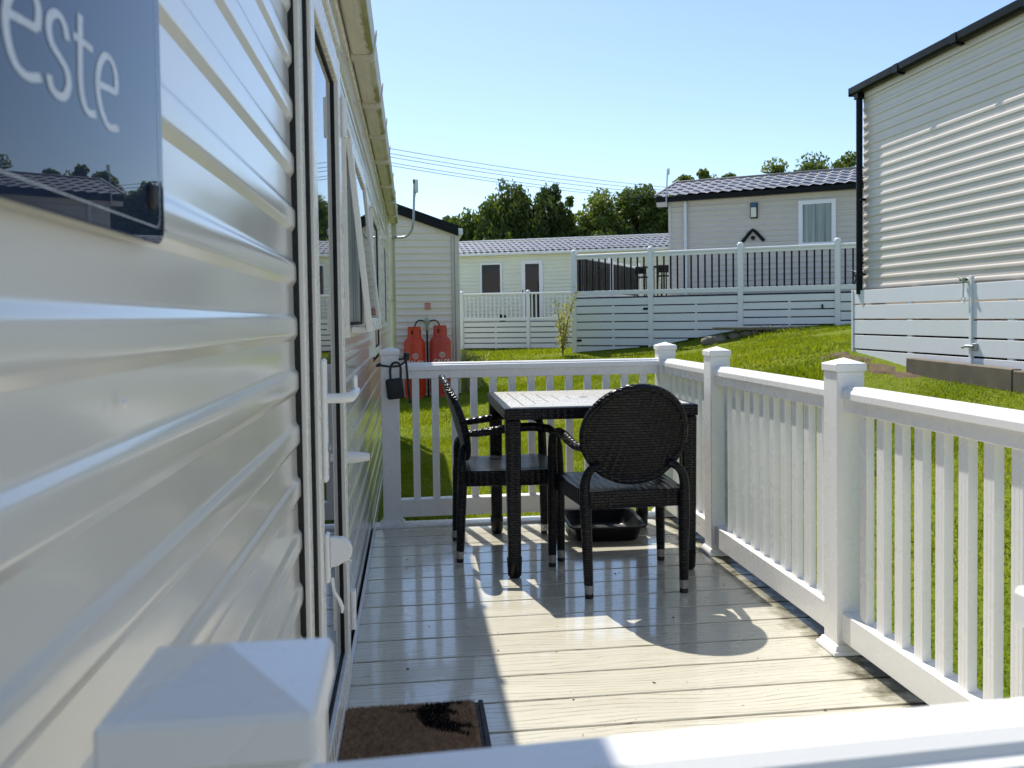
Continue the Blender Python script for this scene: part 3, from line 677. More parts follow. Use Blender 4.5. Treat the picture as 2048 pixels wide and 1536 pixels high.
# lowest slat tapers with the slope of the lawn
zl = zt-4*.1775
link('slat', MB().prism([(-.13, zl), (2.05, zl), (2.05, zl-.09), (.95, zl-.155), (.6, zl-.13), (-.13, zl-.05)], 1, -.062, -.05).mesh('slat', 'white_far', bevel=.002), sk)
bx('slat', sk, 'white_far', 2.09, 12, -.062, -.05, zl-.16, zl-.003, .002)
bx('end_batten', sk, 'white_far', -.165, -.131, -.072, -.02, zt-.83, zt+.012, .003)
for x in (.98, 2.55, 4.1, 5.7, 7.3): bx('batten', sk, 'white_far', x, x+.09, -.0495, -.02, .55, zt-.02, .003)
bx('gate_strip', sk, 'white_far', 2.05, 2.09, -.078, -.045, zt-.84, zt+.07, .003)
link('void', MB().box(-.10, 12, .05, .06, .45, 1.55).mesh('void', 'dark_gap'), sk)
bx('end_panel', sk, 'white_far', -.165, -.15, -.019, 3.0, .7, zt, .003)
# latch hook and bolt on the skirting gate
lt = bx('latch', sk, 'black_metal', 1.93, 2.045, -.095, -.0785, zt+.025, zt+.045, .004)
link('latch_arm', MB().tube([(1.95, -.087, zt+.04), (1.90, -.095, zt+.075)], [.012, .006], 8).mesh('latch_arm', 'regulator', 50), lt, -lt.location)
link('latch_knob', MB().lathe([(0, .03), (.02, .025), (.026, 0), (.02, -.025), (0, -.03)], (2.0, -.09), 12).mesh('latch_knob', 'regulator', 50), lt, Vector((0, 0, zt+.03))-lt.location)
link('latch_rod', MB().tube([(1.985, -.088, zt+.02), (1.985, -.09, zt-.13)], .011, 8).mesh('latch_rod', 'white_far', 50), lt, -lt.location)
link('latch_ring', MB().tube([(1.985+.028*math.cos(a), -.09, zt-.155+.028*math.sin(a)) for a in np.linspace(0, 6.28, 15)], .007, 6).mesh('latch_ring', 'white_far', 60), lt, -lt.location)
bl = link('bolt', MB().tube([(2.02, -.09, zt-.60), (2.13, -.085, zt-.60)], .014, 10).mesh('bolt', 'steel', 50), sk)
bx('bolt_plate', bl, 'steel', 2.10, 2.17, -.082, -.0625, zt-.64, zt-.57, .003)
link('bolt_knob', MB().tube([(2.03, -.09, zt-.60), (2.03, -.13, zt-.615)], [.008, .013], 8).mesh('bolt_knob', 'regulator', 50), bl)
# concrete kerb beams in front of the skirting
for k, (a, b_) in enumerate(((6.86, 8.46), (4.9, 6.85), (2.95, 4.89))):
    z = (.80, .757, .72)[k]
    tag(link('concrete_kerb', MB().box(-.05, .05, -(b_-a)/2, (b_-a)/2, -.20, 0).mesh('concrete_kerb', 'concrete', bevel=.008), None, (5.18, (a+b_)/2, z-.012), (R_(1.0), 0, 0)),
        ('weathered concrete kerb beam at the foot of the white slatted skirting, below its bolt', 'concrete kerb beam continuing past the right edge along the skirting', 'concrete kerb beam out of view beyond the right edge')[k], 'kerb', 'kerb beams along the right-hand skirting')
# bare soil at the corner of the skirting
def soil():
    n = 26; V = []; F = []
    for i in range(n):
        for j in range(9):
            y = 10.0-1.9*i/(n-1); x = 5.06+.22*(j/8-.5)*(1+.6*math.sin(i*.9)); V.append((x+random.uniform(-.012, .012), y, gz1(x, y)+.045*math.sin(math.pi*j/8)*math.sin(math.pi*i/(n-1))**.5*random.uniform(.5, 1.3)-.008))
    for i in range(n-1):
        for j in range(8): F.append((i*9+j, i*9+j+1, (i+1)*9+j+1, (i+1)*9+j))
    me = bpy.data.meshes.new('soil_bed'); me.from_pydata(V, [], F)
    o = link('soil_bed', finish(me, 'soil', 60)); o['kind'] = 'stuff'; tag(o, 'strip of bare brown earth below the corner of the white skirting at right', 'soil')
soil()

# ---------------------------------------------------------------- caravan end with the gas bottles
gc = thing('holiday_caravan', 'beige caravan end wall with black roof edge behind the two red gas bottles', 'caravan', (-2.97, 15.36, -.1))
LW = 3.8
clad(gc, 'clad_gas', -.02, 3.3, lambda z: [(max(0, .0+max(0, (z-2.86)/.36)), LW-.12 if z < 2.86 else LW-.12-(z-2.86)/.36)], .121, 1.5)
link('body', MB().prism([(0, -.1), (LW-.02, -.1), (LW-.02, 2.9), (LW/2, 2.9+.36*LW/2), (0, 2.9)], 1, .018, 9).mesh('body', 'clad_gas'), gc)
bx('corner_trim', gc, 'trim_beige', LW-.10, LW-.055, -.02, .03, -.1, 2.87, .004); bx('downpipe', gc, 'trim_beige', LW-.05, LW+.03, -.05, .03, -.1, 2.95, .01)
bx('gutter', gc, 'white_far', LW-.03, LW+.10, -.06, 9, 2.86, 2.97, .01)
b = MB()
b.prism([(LW+.02, 2.84), (LW+.02, 3.02), (LW/2, 3.02+.36*(LW/2+.02)), (LW/2, 2.84+.36*(LW/2+.02))], 1, -.09, -.035); link('verge_board', b.mesh('verge_board', 'black_metal', bevel=.003), gc)
b = MB(); b.prism([(-.02, 2.84), (-.02, 3.02), (LW/2-.001, 3.02+.36*(LW/2+.02)), (LW/2-.001, 2.84+.36*(LW/2+.02))], 1, -.09, -.035); link('verge_board', b.mesh('verge_board', 'black_metal', bevel=.003), gc)
st = bx('warning_sticker', gc, 'print_red', 3.21, 3.31, -.006, -.0025, 1.545, 1.66, 0)
for k in range(3): bx('printed_mark', st, 'print_white', 3.225+k*.03, 3.235+k*.03, -.0075, -.0062, 1.60, 1.645, 0, base=st)
for z in (1.585, 1.565): bx('printed_mark', st, 'print_white', 3.22, 3.30, -.0075, -.0062, z, z+.008, 0, base=st)

def text_mesh(body, size, name):
    cu = bpy.data.curves.new(name, 'FONT'); cu.body = body; cu.size = size; cu.align_x = 'CENTER'; cu.resolution_u = 2; cu.offset = .004
    o = bpy.data.objects.new(name, cu); col.objects.link(o); dg = bpy.context.evaluated_depsgraph_get()
    me = bpy.data.meshes.new_from_object(o.evaluated_get(dg)); bpy.data.objects.remove(o); return me
def gas_bottle(x, y, mat, label, turn):
    z0 = gz1(x, y)-.005; t = thing('gas_bottle', label, 'gas bottle', (x, y, z0), turn, 'gas bottles'); r = .186
    link('body', MB().lathe([(0, .05), (.15, .052), (.176, .075), (r, .11), (r, .5), (r+.002, .503), (r+.002, .517), (r, .52), (r, .935), (.183, .975), (.168, 1.015), (.135, 1.05), (.09, 1.065), (0, 1.07)], n=36).mesh('body', mat, 50), t)
    link('foot_ring', MB().lathe([(.165, .075), (.168, .0), (.176, .0), (.174, .08)], n=36).mesh('foot_ring', mat, 50), t)
    b = MB()
    # collar: solid below and above the hand holes, uprights between them
    b.lathe([(.124, 1.05), (.118, 1.12)], n=28); b.lathe([(.114, 1.12), (.120, 1.05)], n=28)
    b.lathe([(.115, 1.19), (.113, 1.24), (.116, 1.25), (.107, 1.25), (.109, 1.19), (.115, 1.19)], n=28)
    for a in (R_(20), R_(110), R_(200), R_(290)): b.lathe([(.118, 1.12), (.115, 1.19)], n=7, a0=a-R_(34), a1=a+R_(34)); b.lathe([(.109, 1.19), (.114, 1.12)], n=7, a0=a-R_(34), a1=a+R_(34))
    link('collar', b.mesh('collar', mat, 50), t)
    link('valve', MB().tube([(0, 0, 1.05), (0, 0, 1.17)], [.03, .022], 12).mesh('valve', 'steel', 50), t)
    def wrap(me, zc, dr):
        for v in me.vertices:
            a = v.co.x/r-math.pi/2; rr_ = r+dr; v.co = (rr_*math.cos(a), rr_*math.sin(a), zc+v.co.y)
        return me
    me = text_mesh('CALOR', .098, 'lettering'); link('lettering', finish(wrap(me, .60, .0035), 'print_white', None), t)
    # round badge: ring with a drop in the middle
    b = MB(); n = 28
    for rad0, rad1 in ((.050, .041), (.034, .026)):
        o = len(b.v)
        for k in range(n):
            a = 2*math.pi*k/n
            for q in (rad0, rad1): b.v.append((q*math.cos(a), q*math.sin(a), 0))
        for k in range(n): k2 = (k+1) % n; b.f.append((o+2*k, o+2*k2, o+2*k2+1, o+2*k+1))
    o = len(b.v); dp_ = [(0, .022), (.009, .006), (.010, -.006), (0, -.014), (-.010, -.006), (-.009, .006)]; b.v += [(p, q, 0) for p, q in dp_]; b.f.append(tuple(range(o, o+6)))
    me = b.mesh('badge', 'print_white'); link('badge', wrap(me, .745, .003), t)
    return t
gas_bottle(.045, 15.02, 'red', 'bright orange-red gas bottle, left of the two against the beige end wall', R_(4))
gas_bottle(.492, 15.05, 'red_faded', 'duller faded red gas bottle, right of the two against the beige end wall', R_(8))
rg = thing('gas_regulator', 'pale green gas regulator with black hoses on the wall between the red bottles', 'regulator', (.27, 15.33, 1.2))
link('regulator_body', MB().lathe([(0, -.13), (.022, -.12), (.028, -.05), (.05, .02), (.055, .05), (.035, .08), (.02, .11), (0, .115)], (0, -.07), 16).mesh('regulator_body', 'regulator', 40), rg)
link('hose', MB().tube(bez((-.05, -.07, .04), (-.20, -.12, .10), (-.222, -.28, -.09), 10), .013, 8).mesh('hose', 'hose', 60), rg)
link('hose', MB().tube(bez((.05, -.07, .04), (.21, -.12, .10), (.222, -.25, -.09), 10), .013, 8).mesh('hose', 'hose', 60), rg)
link('supply_pipe', MB().tube([(0, -.07, -.12), (0, -.06, -.4), (.01, -.05, -1.28)], .016, 8).mesh('supply_pipe', 'hose', 60), rg)

# ---------------------------------------------------------------- pale caravan in the middle distance
def slat_skirt(parent, x0, x1, y, ztop, zbots, mat='white_far', n=5, gap=.025, splits=()):
    """separate skirting slats; the lowest follows the ground from zbots[0] to zbots[1]"""
    H = ztop-max(zbots); n = max(2, n); p = H/n; k = 0
    while ztop-k*p > min(zbots)+.04:
        z1 = ztop-k*p; z0 = z1-p+gap; k += 1
        if k <= n:
            bx('slat', parent, mat, x0, x1, y-.008, y+.008, z0, z1, .003)
            for s_ in splits: bx('slat_joint', parent, mat, s_, s_+.05, y+.0085, y+.03, z0-gap, z1, .002)
            continue
        # lower slats are cut off along the ground line
        gl = lambda x: zbots[0]+(zbots[1]-zbots[0])*(x-x0)/(x1-x0)
        up = [(x, z1) for x in np.linspace(x0, x1, 25) if gl(x) < z1-.012]
        if len(up) < 2: continue
        xs = [q[0] for q in up]; poly = [(xs[0], z1), (xs[-1], z1)]+[(x, max(z0, gl(x))) for x in reversed(xs)]
        link('slat', MB().prism(poly, 1, y-.008, y+.008).mesh('slat', mat), parent)
    link('void', MB().box(x0, x1, y+.06, y+.07, min(zbots)-.2, ztop-.01).mesh('void', 'dark_gap'), parent)
mc = thing('holiday_caravan', 'pale ivory caravan with grey tiled roof and white glazed door in the middle distance', 'caravan', (1.666, 30.094, 1.16), R_(-22.6))
wz0, wz1 = -.02, 2.29
mw = (.78, 1.58, .93, 2.03); md = (2.27, 3.02, 0, 2.08)
clad(mc, 'clad_ivory', wz0, wz1, free((-3.2, 8.6), [mw, md]), .128, 1.8, joined=True)
wall_box(mc, -3.2, 8.6, 4.2, -.5, 2.3, 'clad_ivory', .02, 2.9)
window(mc, mw[0], mw[1], mw[2], mw[3], .07, .03, 'white_far', 'glass_far'); 
d = link('door', frame_mesh(md[0], md[1], md[2], md[3], .13, -.03, .012, 'white_far'), mc); bx('pane', d, 'glass_far', md[0]+.12, md[1]-.12, -.01, -.004, md[2]+.12, md[3]-.12, 0)
bx('door_handle', d, 'black_plastic', md[0]+.03, md[0]+.06, -.06, -.031, .95, 1.08, .004)
bx('fascia', mc, 'clad_ivory', -3.3, 8.7, -.12, .02, 2.26, 2.38, .006); bx('gutter', mc, 'white_far', -3.3, 8.7, -.2, -.121, 2.27, 2.36, .01)
tile_roof(mc, -3.3, 8.75, -.16, 2.37, 2.1, 2.93, period=.21, rows=5); bx('ridge_cap', mc, 'white_far', -3.3, 8.75, 2.05, 2.25, 2.95, 3.0, .01)
# its railing
mr = thing('deck_railing', 'distant white baluster railing and slatted skirting in front of the pale ivory caravan', 'railing', (1.66, 28.48, 0), R_(-22.1))
zg = .24; dl = 1.165; rt = 2.10; mposts = [-1.6, 0, 2.26, 4.3]
for x in mposts:
    p = bx('post', mr, 'white_far', x-.055, x+.055, -.055, .055, .15, rt+.02, .006)
    link('post_cap', MB().lathe([(.07, -.02), (.07, .02), (.05, .05), (0, .06)], n=12).mesh('post_cap', 'white_far', 50), p, (0, 0, (rt+.02-.15)/2))
for a, b_ in zip(mposts[:-1], mposts[1:]):
    bx('top_rail', mr, 'white_far', a+.056, b_-.056, -.045, .045, rt-.06, rt, .01); bx('bottom_rail', mr, 'white_far', a+.056, b_-.056, -.03, .03, dl+.03, dl+.12, .005)
    n = int((b_-a)/.135)
    for k in range(1, n): bx('baluster', mr, 'white_far', a+(b_-a)*k/n-.02, a+(b_-a)*k/n+.02, -.015, .015, dl+.121, rt-.061, .002)
    slat_skirt(mr, a+.056, b_-.056, .01, dl-.02, (.27, .27), n=5, gap=.03, splits=((a+b_)/2,))
bx('deck_edge', mr, 'dark_gap', -1.6, 4.3, .04, 1.6, dl-.06, dl-.01, 0)
pt = thing('flower_pot', 'small dark plant pot on the far deck before the pale caravan wall', 'plant pot', (1.66+1.45*math.cos(R_(-22.1)), 28.48+1.45*math.sin(R_(-22.1))+.5, dl))
link('pot', MB().lathe([(0, 0), (.10, 0), (.14, .2), (.12, .2), (.1, .05)], n=16).mesh('pot', 'black_plastic', 40), pt)
link('pot_plant', MB().tube([(0, 0, .15), (.03, 0, .25)], [.09, .03], 8).tube([(-.05, 0, .15), (-.1, 0, .28)], [.04, .01], 6).mesh('pot_plant', 'leaf_dark', 40), pt)

# ---------------------------------------------------------------- grey-beige caravan upper right and its deck
BE = R_(-31.5)
bc = thing('holiday_caravan', 'grey beige caravan with grey tiled roof, chevron emblem and wall lamp above the raised deck', 'caravan', (6.678, 21.781, 1.74), BE)
bw = (3.20, 4.06, 1.17, 2.29)
clad(bc, 'clad_grey', -.02, 2.48, free((.06, 9.0), [bw]), .135, 2.2)
wall_box(bc, .02, 9, 4.2, -.8, 2.5, 'clad_grey', .02, 3.2)
bx('corner_trim', bc, 'clad_grey', -.02, .06, -.01, .05, -.02, 2.47, .004)
window(bc, *bw, .10, .03, 'white_far', 'clear', True); bx('window_recess', bc, 'interior', bw[0]+.08, bw[1]-.08, .0195, .0198, bw[2]+.08, bw[3]-.08, 0)
bx('fascia', bc, 'black_metal', -.30, 9.1, -.20, -.03, 2.47, 2.60, .01); bx('soffit', bc, 'clad_grey', -.2, 9.1, -.029, .02, 2.46, 2.56, .003)
tile_roof(bc, -.28, 9.1, -.22, 2.60, 2.1, 3.27, period=.27, rows=5); bx('ridge_cap', bc, 'roof', -.28, 9.1, 2.05, 2.2, 3.28, 3.33, .01)
link('verge_trim', MB().prism([(-.24, 2.58), (-.24, 2.66), (2.1, 3.345), (2.1, 3.26)], 0, -.33, -.281).mesh('verge_trim', 'roof'), bc)
bx('bargeboard', bc, 'clad_grey', -.28, -.03, -.19, -.02, 2.36, 2.468, .004)
bx('downpipe', bc, 'pipe_white', .40, .48, -.09, -.012, -.02, 2.47, .012)
lp = bx('wall_lamp', bc, 'black_plastic', 2.06, 2.24, -.05, -.004, 1.93, 2.32, .01); bx('lamp_diffuser', lp, 'lamp_glass', -.07, .06, -.055, -.0255, -.17, .075, .008); bx('lamp_cap', lp, 'sill_blue', -.075, .075, -.06, -.0256, .085, .185, .008)
em = link('emblem', MB().tube([(1.86, -.02, 1.36), (2.06, -.02, 1.60), (2.12, -.02, 1.645), (2.18, -.02, 1.60), (2.39, -.02, 1.36)], .042, 10).mesh('emblem', 'black_plastic', 40), bc)
link('emblem_dot', MB().tube([(2.12, -.03, 1.45), (2.12, -.002, 1.45)], .052, 18).mesh('emblem_dot', 'black_plastic', 40), em)
tb = MB()
for k in range(7): tb.box(1.97+k*.043, 1.97+k*.043+.026, -.006, -.003, 1.355, 1.378)
link('emblem_lettering', tb.mesh('emblem_lettering', 'steel'), em)
ab = thing('television_aerial', 'thin straight aerial pole rising from the eave corner of the grey beige caravan', 'aerial', (6.52, 21.5, 4.18))
link('pole', MB().tube([(.02, 0, -.12), (0, 0, .0), (.04, 0, .84)], .018, 8).mesh('pole', 'steel', 50), ab); bx('antenna_panel', ab, 'pipe_white', .03, .09, -.03, .03, .70, .86, .008)
# raised deck: railing with dark balusters, slatted skirting
bd = thing('deck_railing', 'raised white railing with dark balusters and slatted skirting in front of the grey beige caravan', 'railing', (3.817, 19.977, 0), R_(-29.8))
dl, rt = 1.73, 2.74; bposts = [0, 1.83, 3.82, 5.80, 7.9]; bgr = [.43, .57, .93, 1.02, 1.1]
_bp = [(x, g) for x, g in zip(bposts, bgr)]
def round_post(parent, x, y, z0, z1):
    p = bx('post', parent, 'white_far', x-.055, x+.055, y-.055, y+.055, z0, z1, .006)
    link('post_cap', MB().lathe([(.068, -.015), (.068, .025), (.045, .05), (0, .055)], n=12).mesh('post_cap', 'white_far', 50), p, (0, 0, (z1-z0)/2))
for x, g in _bp: round_post(bd, x, 0, g-.15, rt+.06)
for (a, ga), (b_, gb) in zip(_bp[:-1], _bp[1:]):
    bx('top_rail', bd, 'white_far', a+.056, b_-.056, -.045, .045, rt-.06, rt, .012); bx('under_rail', bd, 'white_far', a+.056, b_-.056, -.025, .025, rt-.115, rt-.0605, .004); bx('bottom_rail', bd, 'white_far', a+.056, b_-.056, -.03, .03, dl+.05, dl+.15, .005)
    n = int((b_-a)/.15)
    for k in range(1, n): bx('baluster', bd, 'black_plastic', a+(b_-a)*k/n-.018, a+(b_-a)*k/n+.018, -.012, .012, dl+.151, rt-.116, .002)
    slat_skirt(bd, a+.056, b_-.056, -.02, dl-.03, (ga+.02, gb+.02), n=max(3, int(round((dl-.03-max(ga, gb))/.185))), gap=.025, splits=((a+b_)/2,))
bx('deck_surface', bd, 'deck_grey', .06, 8, .05, 2.9, dl-.08, dl-.01, 0); bx('deck_edge', bd, 'black_gasket', .06, 7.85, -.012, .03, dl-.0295, dl+.006, 0)
bx('deck_surface', bd, 'deck_grey', -.0, 1.62, 2.91, 6.2, dl-.08, dl-.01, 0)
# side and back runs of the same railing
for a, b_ in ((0, 3.0), (3.0, 5.9)):
    round_post(bd, .0, b_, dl-1, rt+.05); bx('top_rail', bd, 'white_far', -.045, .045, a+.056, b_-.056, rt-.06, rt, .012); bx('bottom_rail', bd, 'white_far', -.03, .03, a+.056, b_-.056, dl+.05, dl+.15, .005)
    n = int((b_-a)/.13)
    for k in range(1, n): bx('baluster', bd, 'black_plastic', -.012, .012, a+(b_-a)*k/n-.035, a+(b_-a)*k/n+.035, dl+.151, rt-.0605, .002)
    link('side_skirt', MB().box(-.015, .005, a, b_, .3, dl-.05).mesh('side_skirt', 'white_far'), bd)
bx('top_rail', bd, 'white_far', .056, 1.6, 5.86, 5.94, rt-.06, rt, .012); bx('bottom_rail', bd, 'white_far', .056, 1.6, 5.87, 5.93, dl+.05, dl+.15, .005)
for k in range(1, 12): bx('baluster', bd, 'black_plastic', .05+k*.13-.018, .05+k*.13+.018, 5.888, 5.912, dl+.151, rt-.0605, .002)
h_ = bx('skirt_hinge', bd, 'black_metal', 1.66, 1.77, -.05, -.0285, 1.42, 1.47, .004); bx('skirt_hinge', bd, 'black_metal', .07, .18, -.05, -.0285, .70, .75, .004)
link('tap', MB().tube([(5.5, -.03, 1.47), (5.5, -.07, 1.45), (5.51, -.07, 1.38)], [.015, .02, .016], 8).mesh('tap', 'black_metal', 50), bd)
def bdw(x, y, z=0):                                               # point in the raised deck's frame -> world
    c, s_ = math.cos(R_(-29.8)), math.sin(R_(-29.8)); return (3.817+c*x-s_*y, 19.977+s_*x+c*y, z)
# bistro table and stools on the side deck, folding chair at the far right
pt = thing('bar_table', 'dark pedestal table glimpsed behind the balusters of the raised deck', 'table', bdw(.98, 3.7, dl-.008))
link('table_top', MB().lathe([(0, .86), (.34, .86), (.35, .875), (.34, .89), (0, .89)], n=20).mesh('table_top', 'black_plastic', 40), pt)
link('pedestal', MB().tube([(0, 0, .02), (0, 0, .86)], .035, 10).mesh('pedestal', 'black_plastic', 40), pt); link('foot', MB().lathe([(0, 0), (.24, 0), (.22, .03), (0, .05)], n=16).mesh('foot', 'black_plastic', 40), pt)
for (px, py), w in (((.62, 3.9), 'left'), ((1.36, 3.5), 'right')):
    s_ = thing('bar_stool', 'dark bar stool %s of the pedestal table on the raised deck' % w, 'stool', bdw(px, py, dl-.008))
    link('seat', MB().box(-.16, .16, -.15, .15, .60, .64).mesh('seat', 'black_plastic', bevel=.01), s_); link('backrest', MB().box(-.15, .15, .13, .16, .72, .92).mesh('backrest', 'black_plastic', bevel=.008), s_)
    for ax in (-1, 1):
        for ay in (-1, 1): link('leg', MB().tube([(ax*.18, ay*.17, 0), (ax*.14, ay*.13, .62 if ay < 0 else .9)], .014, 6).mesh('leg', 'black_plastic', 60), s_)
fc = thing('folding_chair', 'dark folding chair behind the railing beside the right-hand downpipe', 'chair', bdw(6.35, .75, dl-.008), R_(-60))
link('seat', MB().box(-.2, .2, -.2, .2, .43, .46).mesh('seat', 'black_plastic', bevel=.01), fc)
for sx_ in (-.21, .21):
    link('leg', MB().tube([(sx_, -.22, 0), (sx_, .28, .95)], .016, 6).mesh('leg', 'black_plastic', 60), fc); link('leg', MB().tube([(sx_, .24, 0), (sx_, -.2, .48)], .016, 6).mesh('leg', 'black_plastic', 60), fc)
for k in range(4): bx('back_slat', fc, 'black_plastic', -.2, .2, .14+.025*k, .155+.025*k, .62+.085*k, .68+.085*k, .004)

# unseen caravans added to bounce sunlight onto the shaded railings and for window reflections
for k, (cx_, cy_) in enumerate(((-4.5, -7.5), (6.5, -8.2))):
    nb = thing('holiday_caravan', ('pale caravan added out of view behind the viewer for bounced sunlight and window reflections', 'second pale caravan added out of view for bounced sunlight, beside the first')[k], 'caravan', (cx_+8, cy_, 0), math.pi)
    nw = (1.2, 2.6, .95, 2.0)
    clad(nb, 'clad_ivory', .3, 2.75, free((0, 9.5), [nw]), .128, joined=True); wall_box(nb, 0, 9.5, 3.8, -.5, 2.8, 'clad_ivory', .02, 3.4); window(nb, *nw)
    tile_roof(nb, -.1, 9.6, -.15, 2.78, 1.95, 3.42, period=.25, rows=5); bx('skirt', nb, 'white_far', 0, 9.5, -.05, -.03, -.5, .29, .003)
# rubble and plank against the raised deck
random.seed(11)
SL = ['leftmost stone at the end of the plank', 'second stone from the left under the plank', 'third stone from the left under the plank', 'middle stone under the plank', 'fifth stone from the left under the plank', 'rightmost stone under the plank']
for i in range(6):
    x = 6.33+i*.22+random.uniform(-.04, .04); y = 17.70-(x-6.4)*.33; r = (.17, .15, .12, .11, .1, .1)[i]
    bm = bmesh.new(); bmesh.ops.create_icosphere(bm, subdivisions=2, radius=1)
    for v in bm.verts: v.co *= random.uniform(.85, 1.1); v.co.x *= r*1.3; v.co.y *= r; v.co.z *= r*.8
    me = bpy.data.meshes.new('stone'); bm.to_mesh(me); bm.free()
    tag(link('stone', finish(me, 'stone', 45), None, (x, y, gz1(x, y)+r*.3)), 'rough mossy '+SL[i]+' before the raised deck', 'stone', 'rubble stones under the plank')
tag(link('plank', MB().box(-.92, .92, -.16, .16, -.03, .03).mesh('plank', 'plank', bevel=.006), None, (7.23, 17.42, .985), (0, R_(.3), R_(-17))), 'weathered plank lying over rubble in front of the raised deck', 'plank')

# ---------------------------------------------------------------- table and chairs
tb = thing('patio_table', 'square black woven patio table with pale slatted top', 'table', (.922, 4.60, 0))
ht, HZ = .482, .834
b = MB()
for (x0, x1, y0, y1) in ((-ht, ht, -ht, -ht+.035), (-ht, ht, ht-.035, ht), (-ht, -ht+.035, -ht+.0355, ht-.0355), (ht-.035, ht, -ht+.0355, ht-.0355)): b.box(x0, x1, y0, y1, HZ-.058, HZ-.001)
link('apron', b.mesh('apron', 'weave', bevel=.005), tb)
b = MB().box(-ht+.036, ht-.036, -ht+.036, ht-.036, HZ-.03, HZ-.012); link('under_top', b.mesh('under_top', 'black_plastic'), tb)
o_ = ht-.034; step = .074
for k in range(6):
    a = o_-k*step; c = a-step+.005
    if k == 5: c = .012
    for q in range(4):
        g = .0012; p = [(-a+g, -a), (a-g, -a), (c-g, -c), (-c+g, -c)]; an = q*math.pi/2
        p = [(x*math.cos(an)-y*math.sin(an), x*math.sin(an)+y*math.cos(an)) for x, y in p]
        link('table_slat', MB().prism(p, 2, HZ-.011, HZ+.002).mesh('table_slat', 'tabletop', bevel=.0012), tb)
link('parasol_hole', MB().lathe([(.0, HZ+.0035), (.02, HZ+.0035), (.026, HZ+.002)], n=18).mesh('parasol_hole', 'black_gasket', 40), tb)
for sx_ in (-1, 1):
    for sy_ in (-1, 1):
        x, y = sx_*(ht-.042), sy_*(ht-.042); b = MB(); h0, h1 = .030, .037
        b.v += [(-h0, -h0, .07), (h0, -h0, .07), (h0, h0, .07), (-h0, h0, .07), (-h1, -h1, HZ-.059), (h1, -h1, HZ-.059), (h1, h1, HZ-.059), (-h1, h1, HZ-.059)]
        b.f += [(0, 3, 2, 1), (0, 1, 5, 4), (1, 2, 6, 5), (2, 3, 7, 6), (3, 0, 4, 7), (4, 5, 6, 7)]
        lg = link('leg', b.mesh('leg', 'weave', bevel=.006), tb, (x, y, 0))
        link('foot_cap', MB().tube([(0, 0, .0), (0, 0, .012), (0, 0, .10)], [.024, .034, .038], 12).mesh('foot_cap', 'black_plastic', 40), lg)
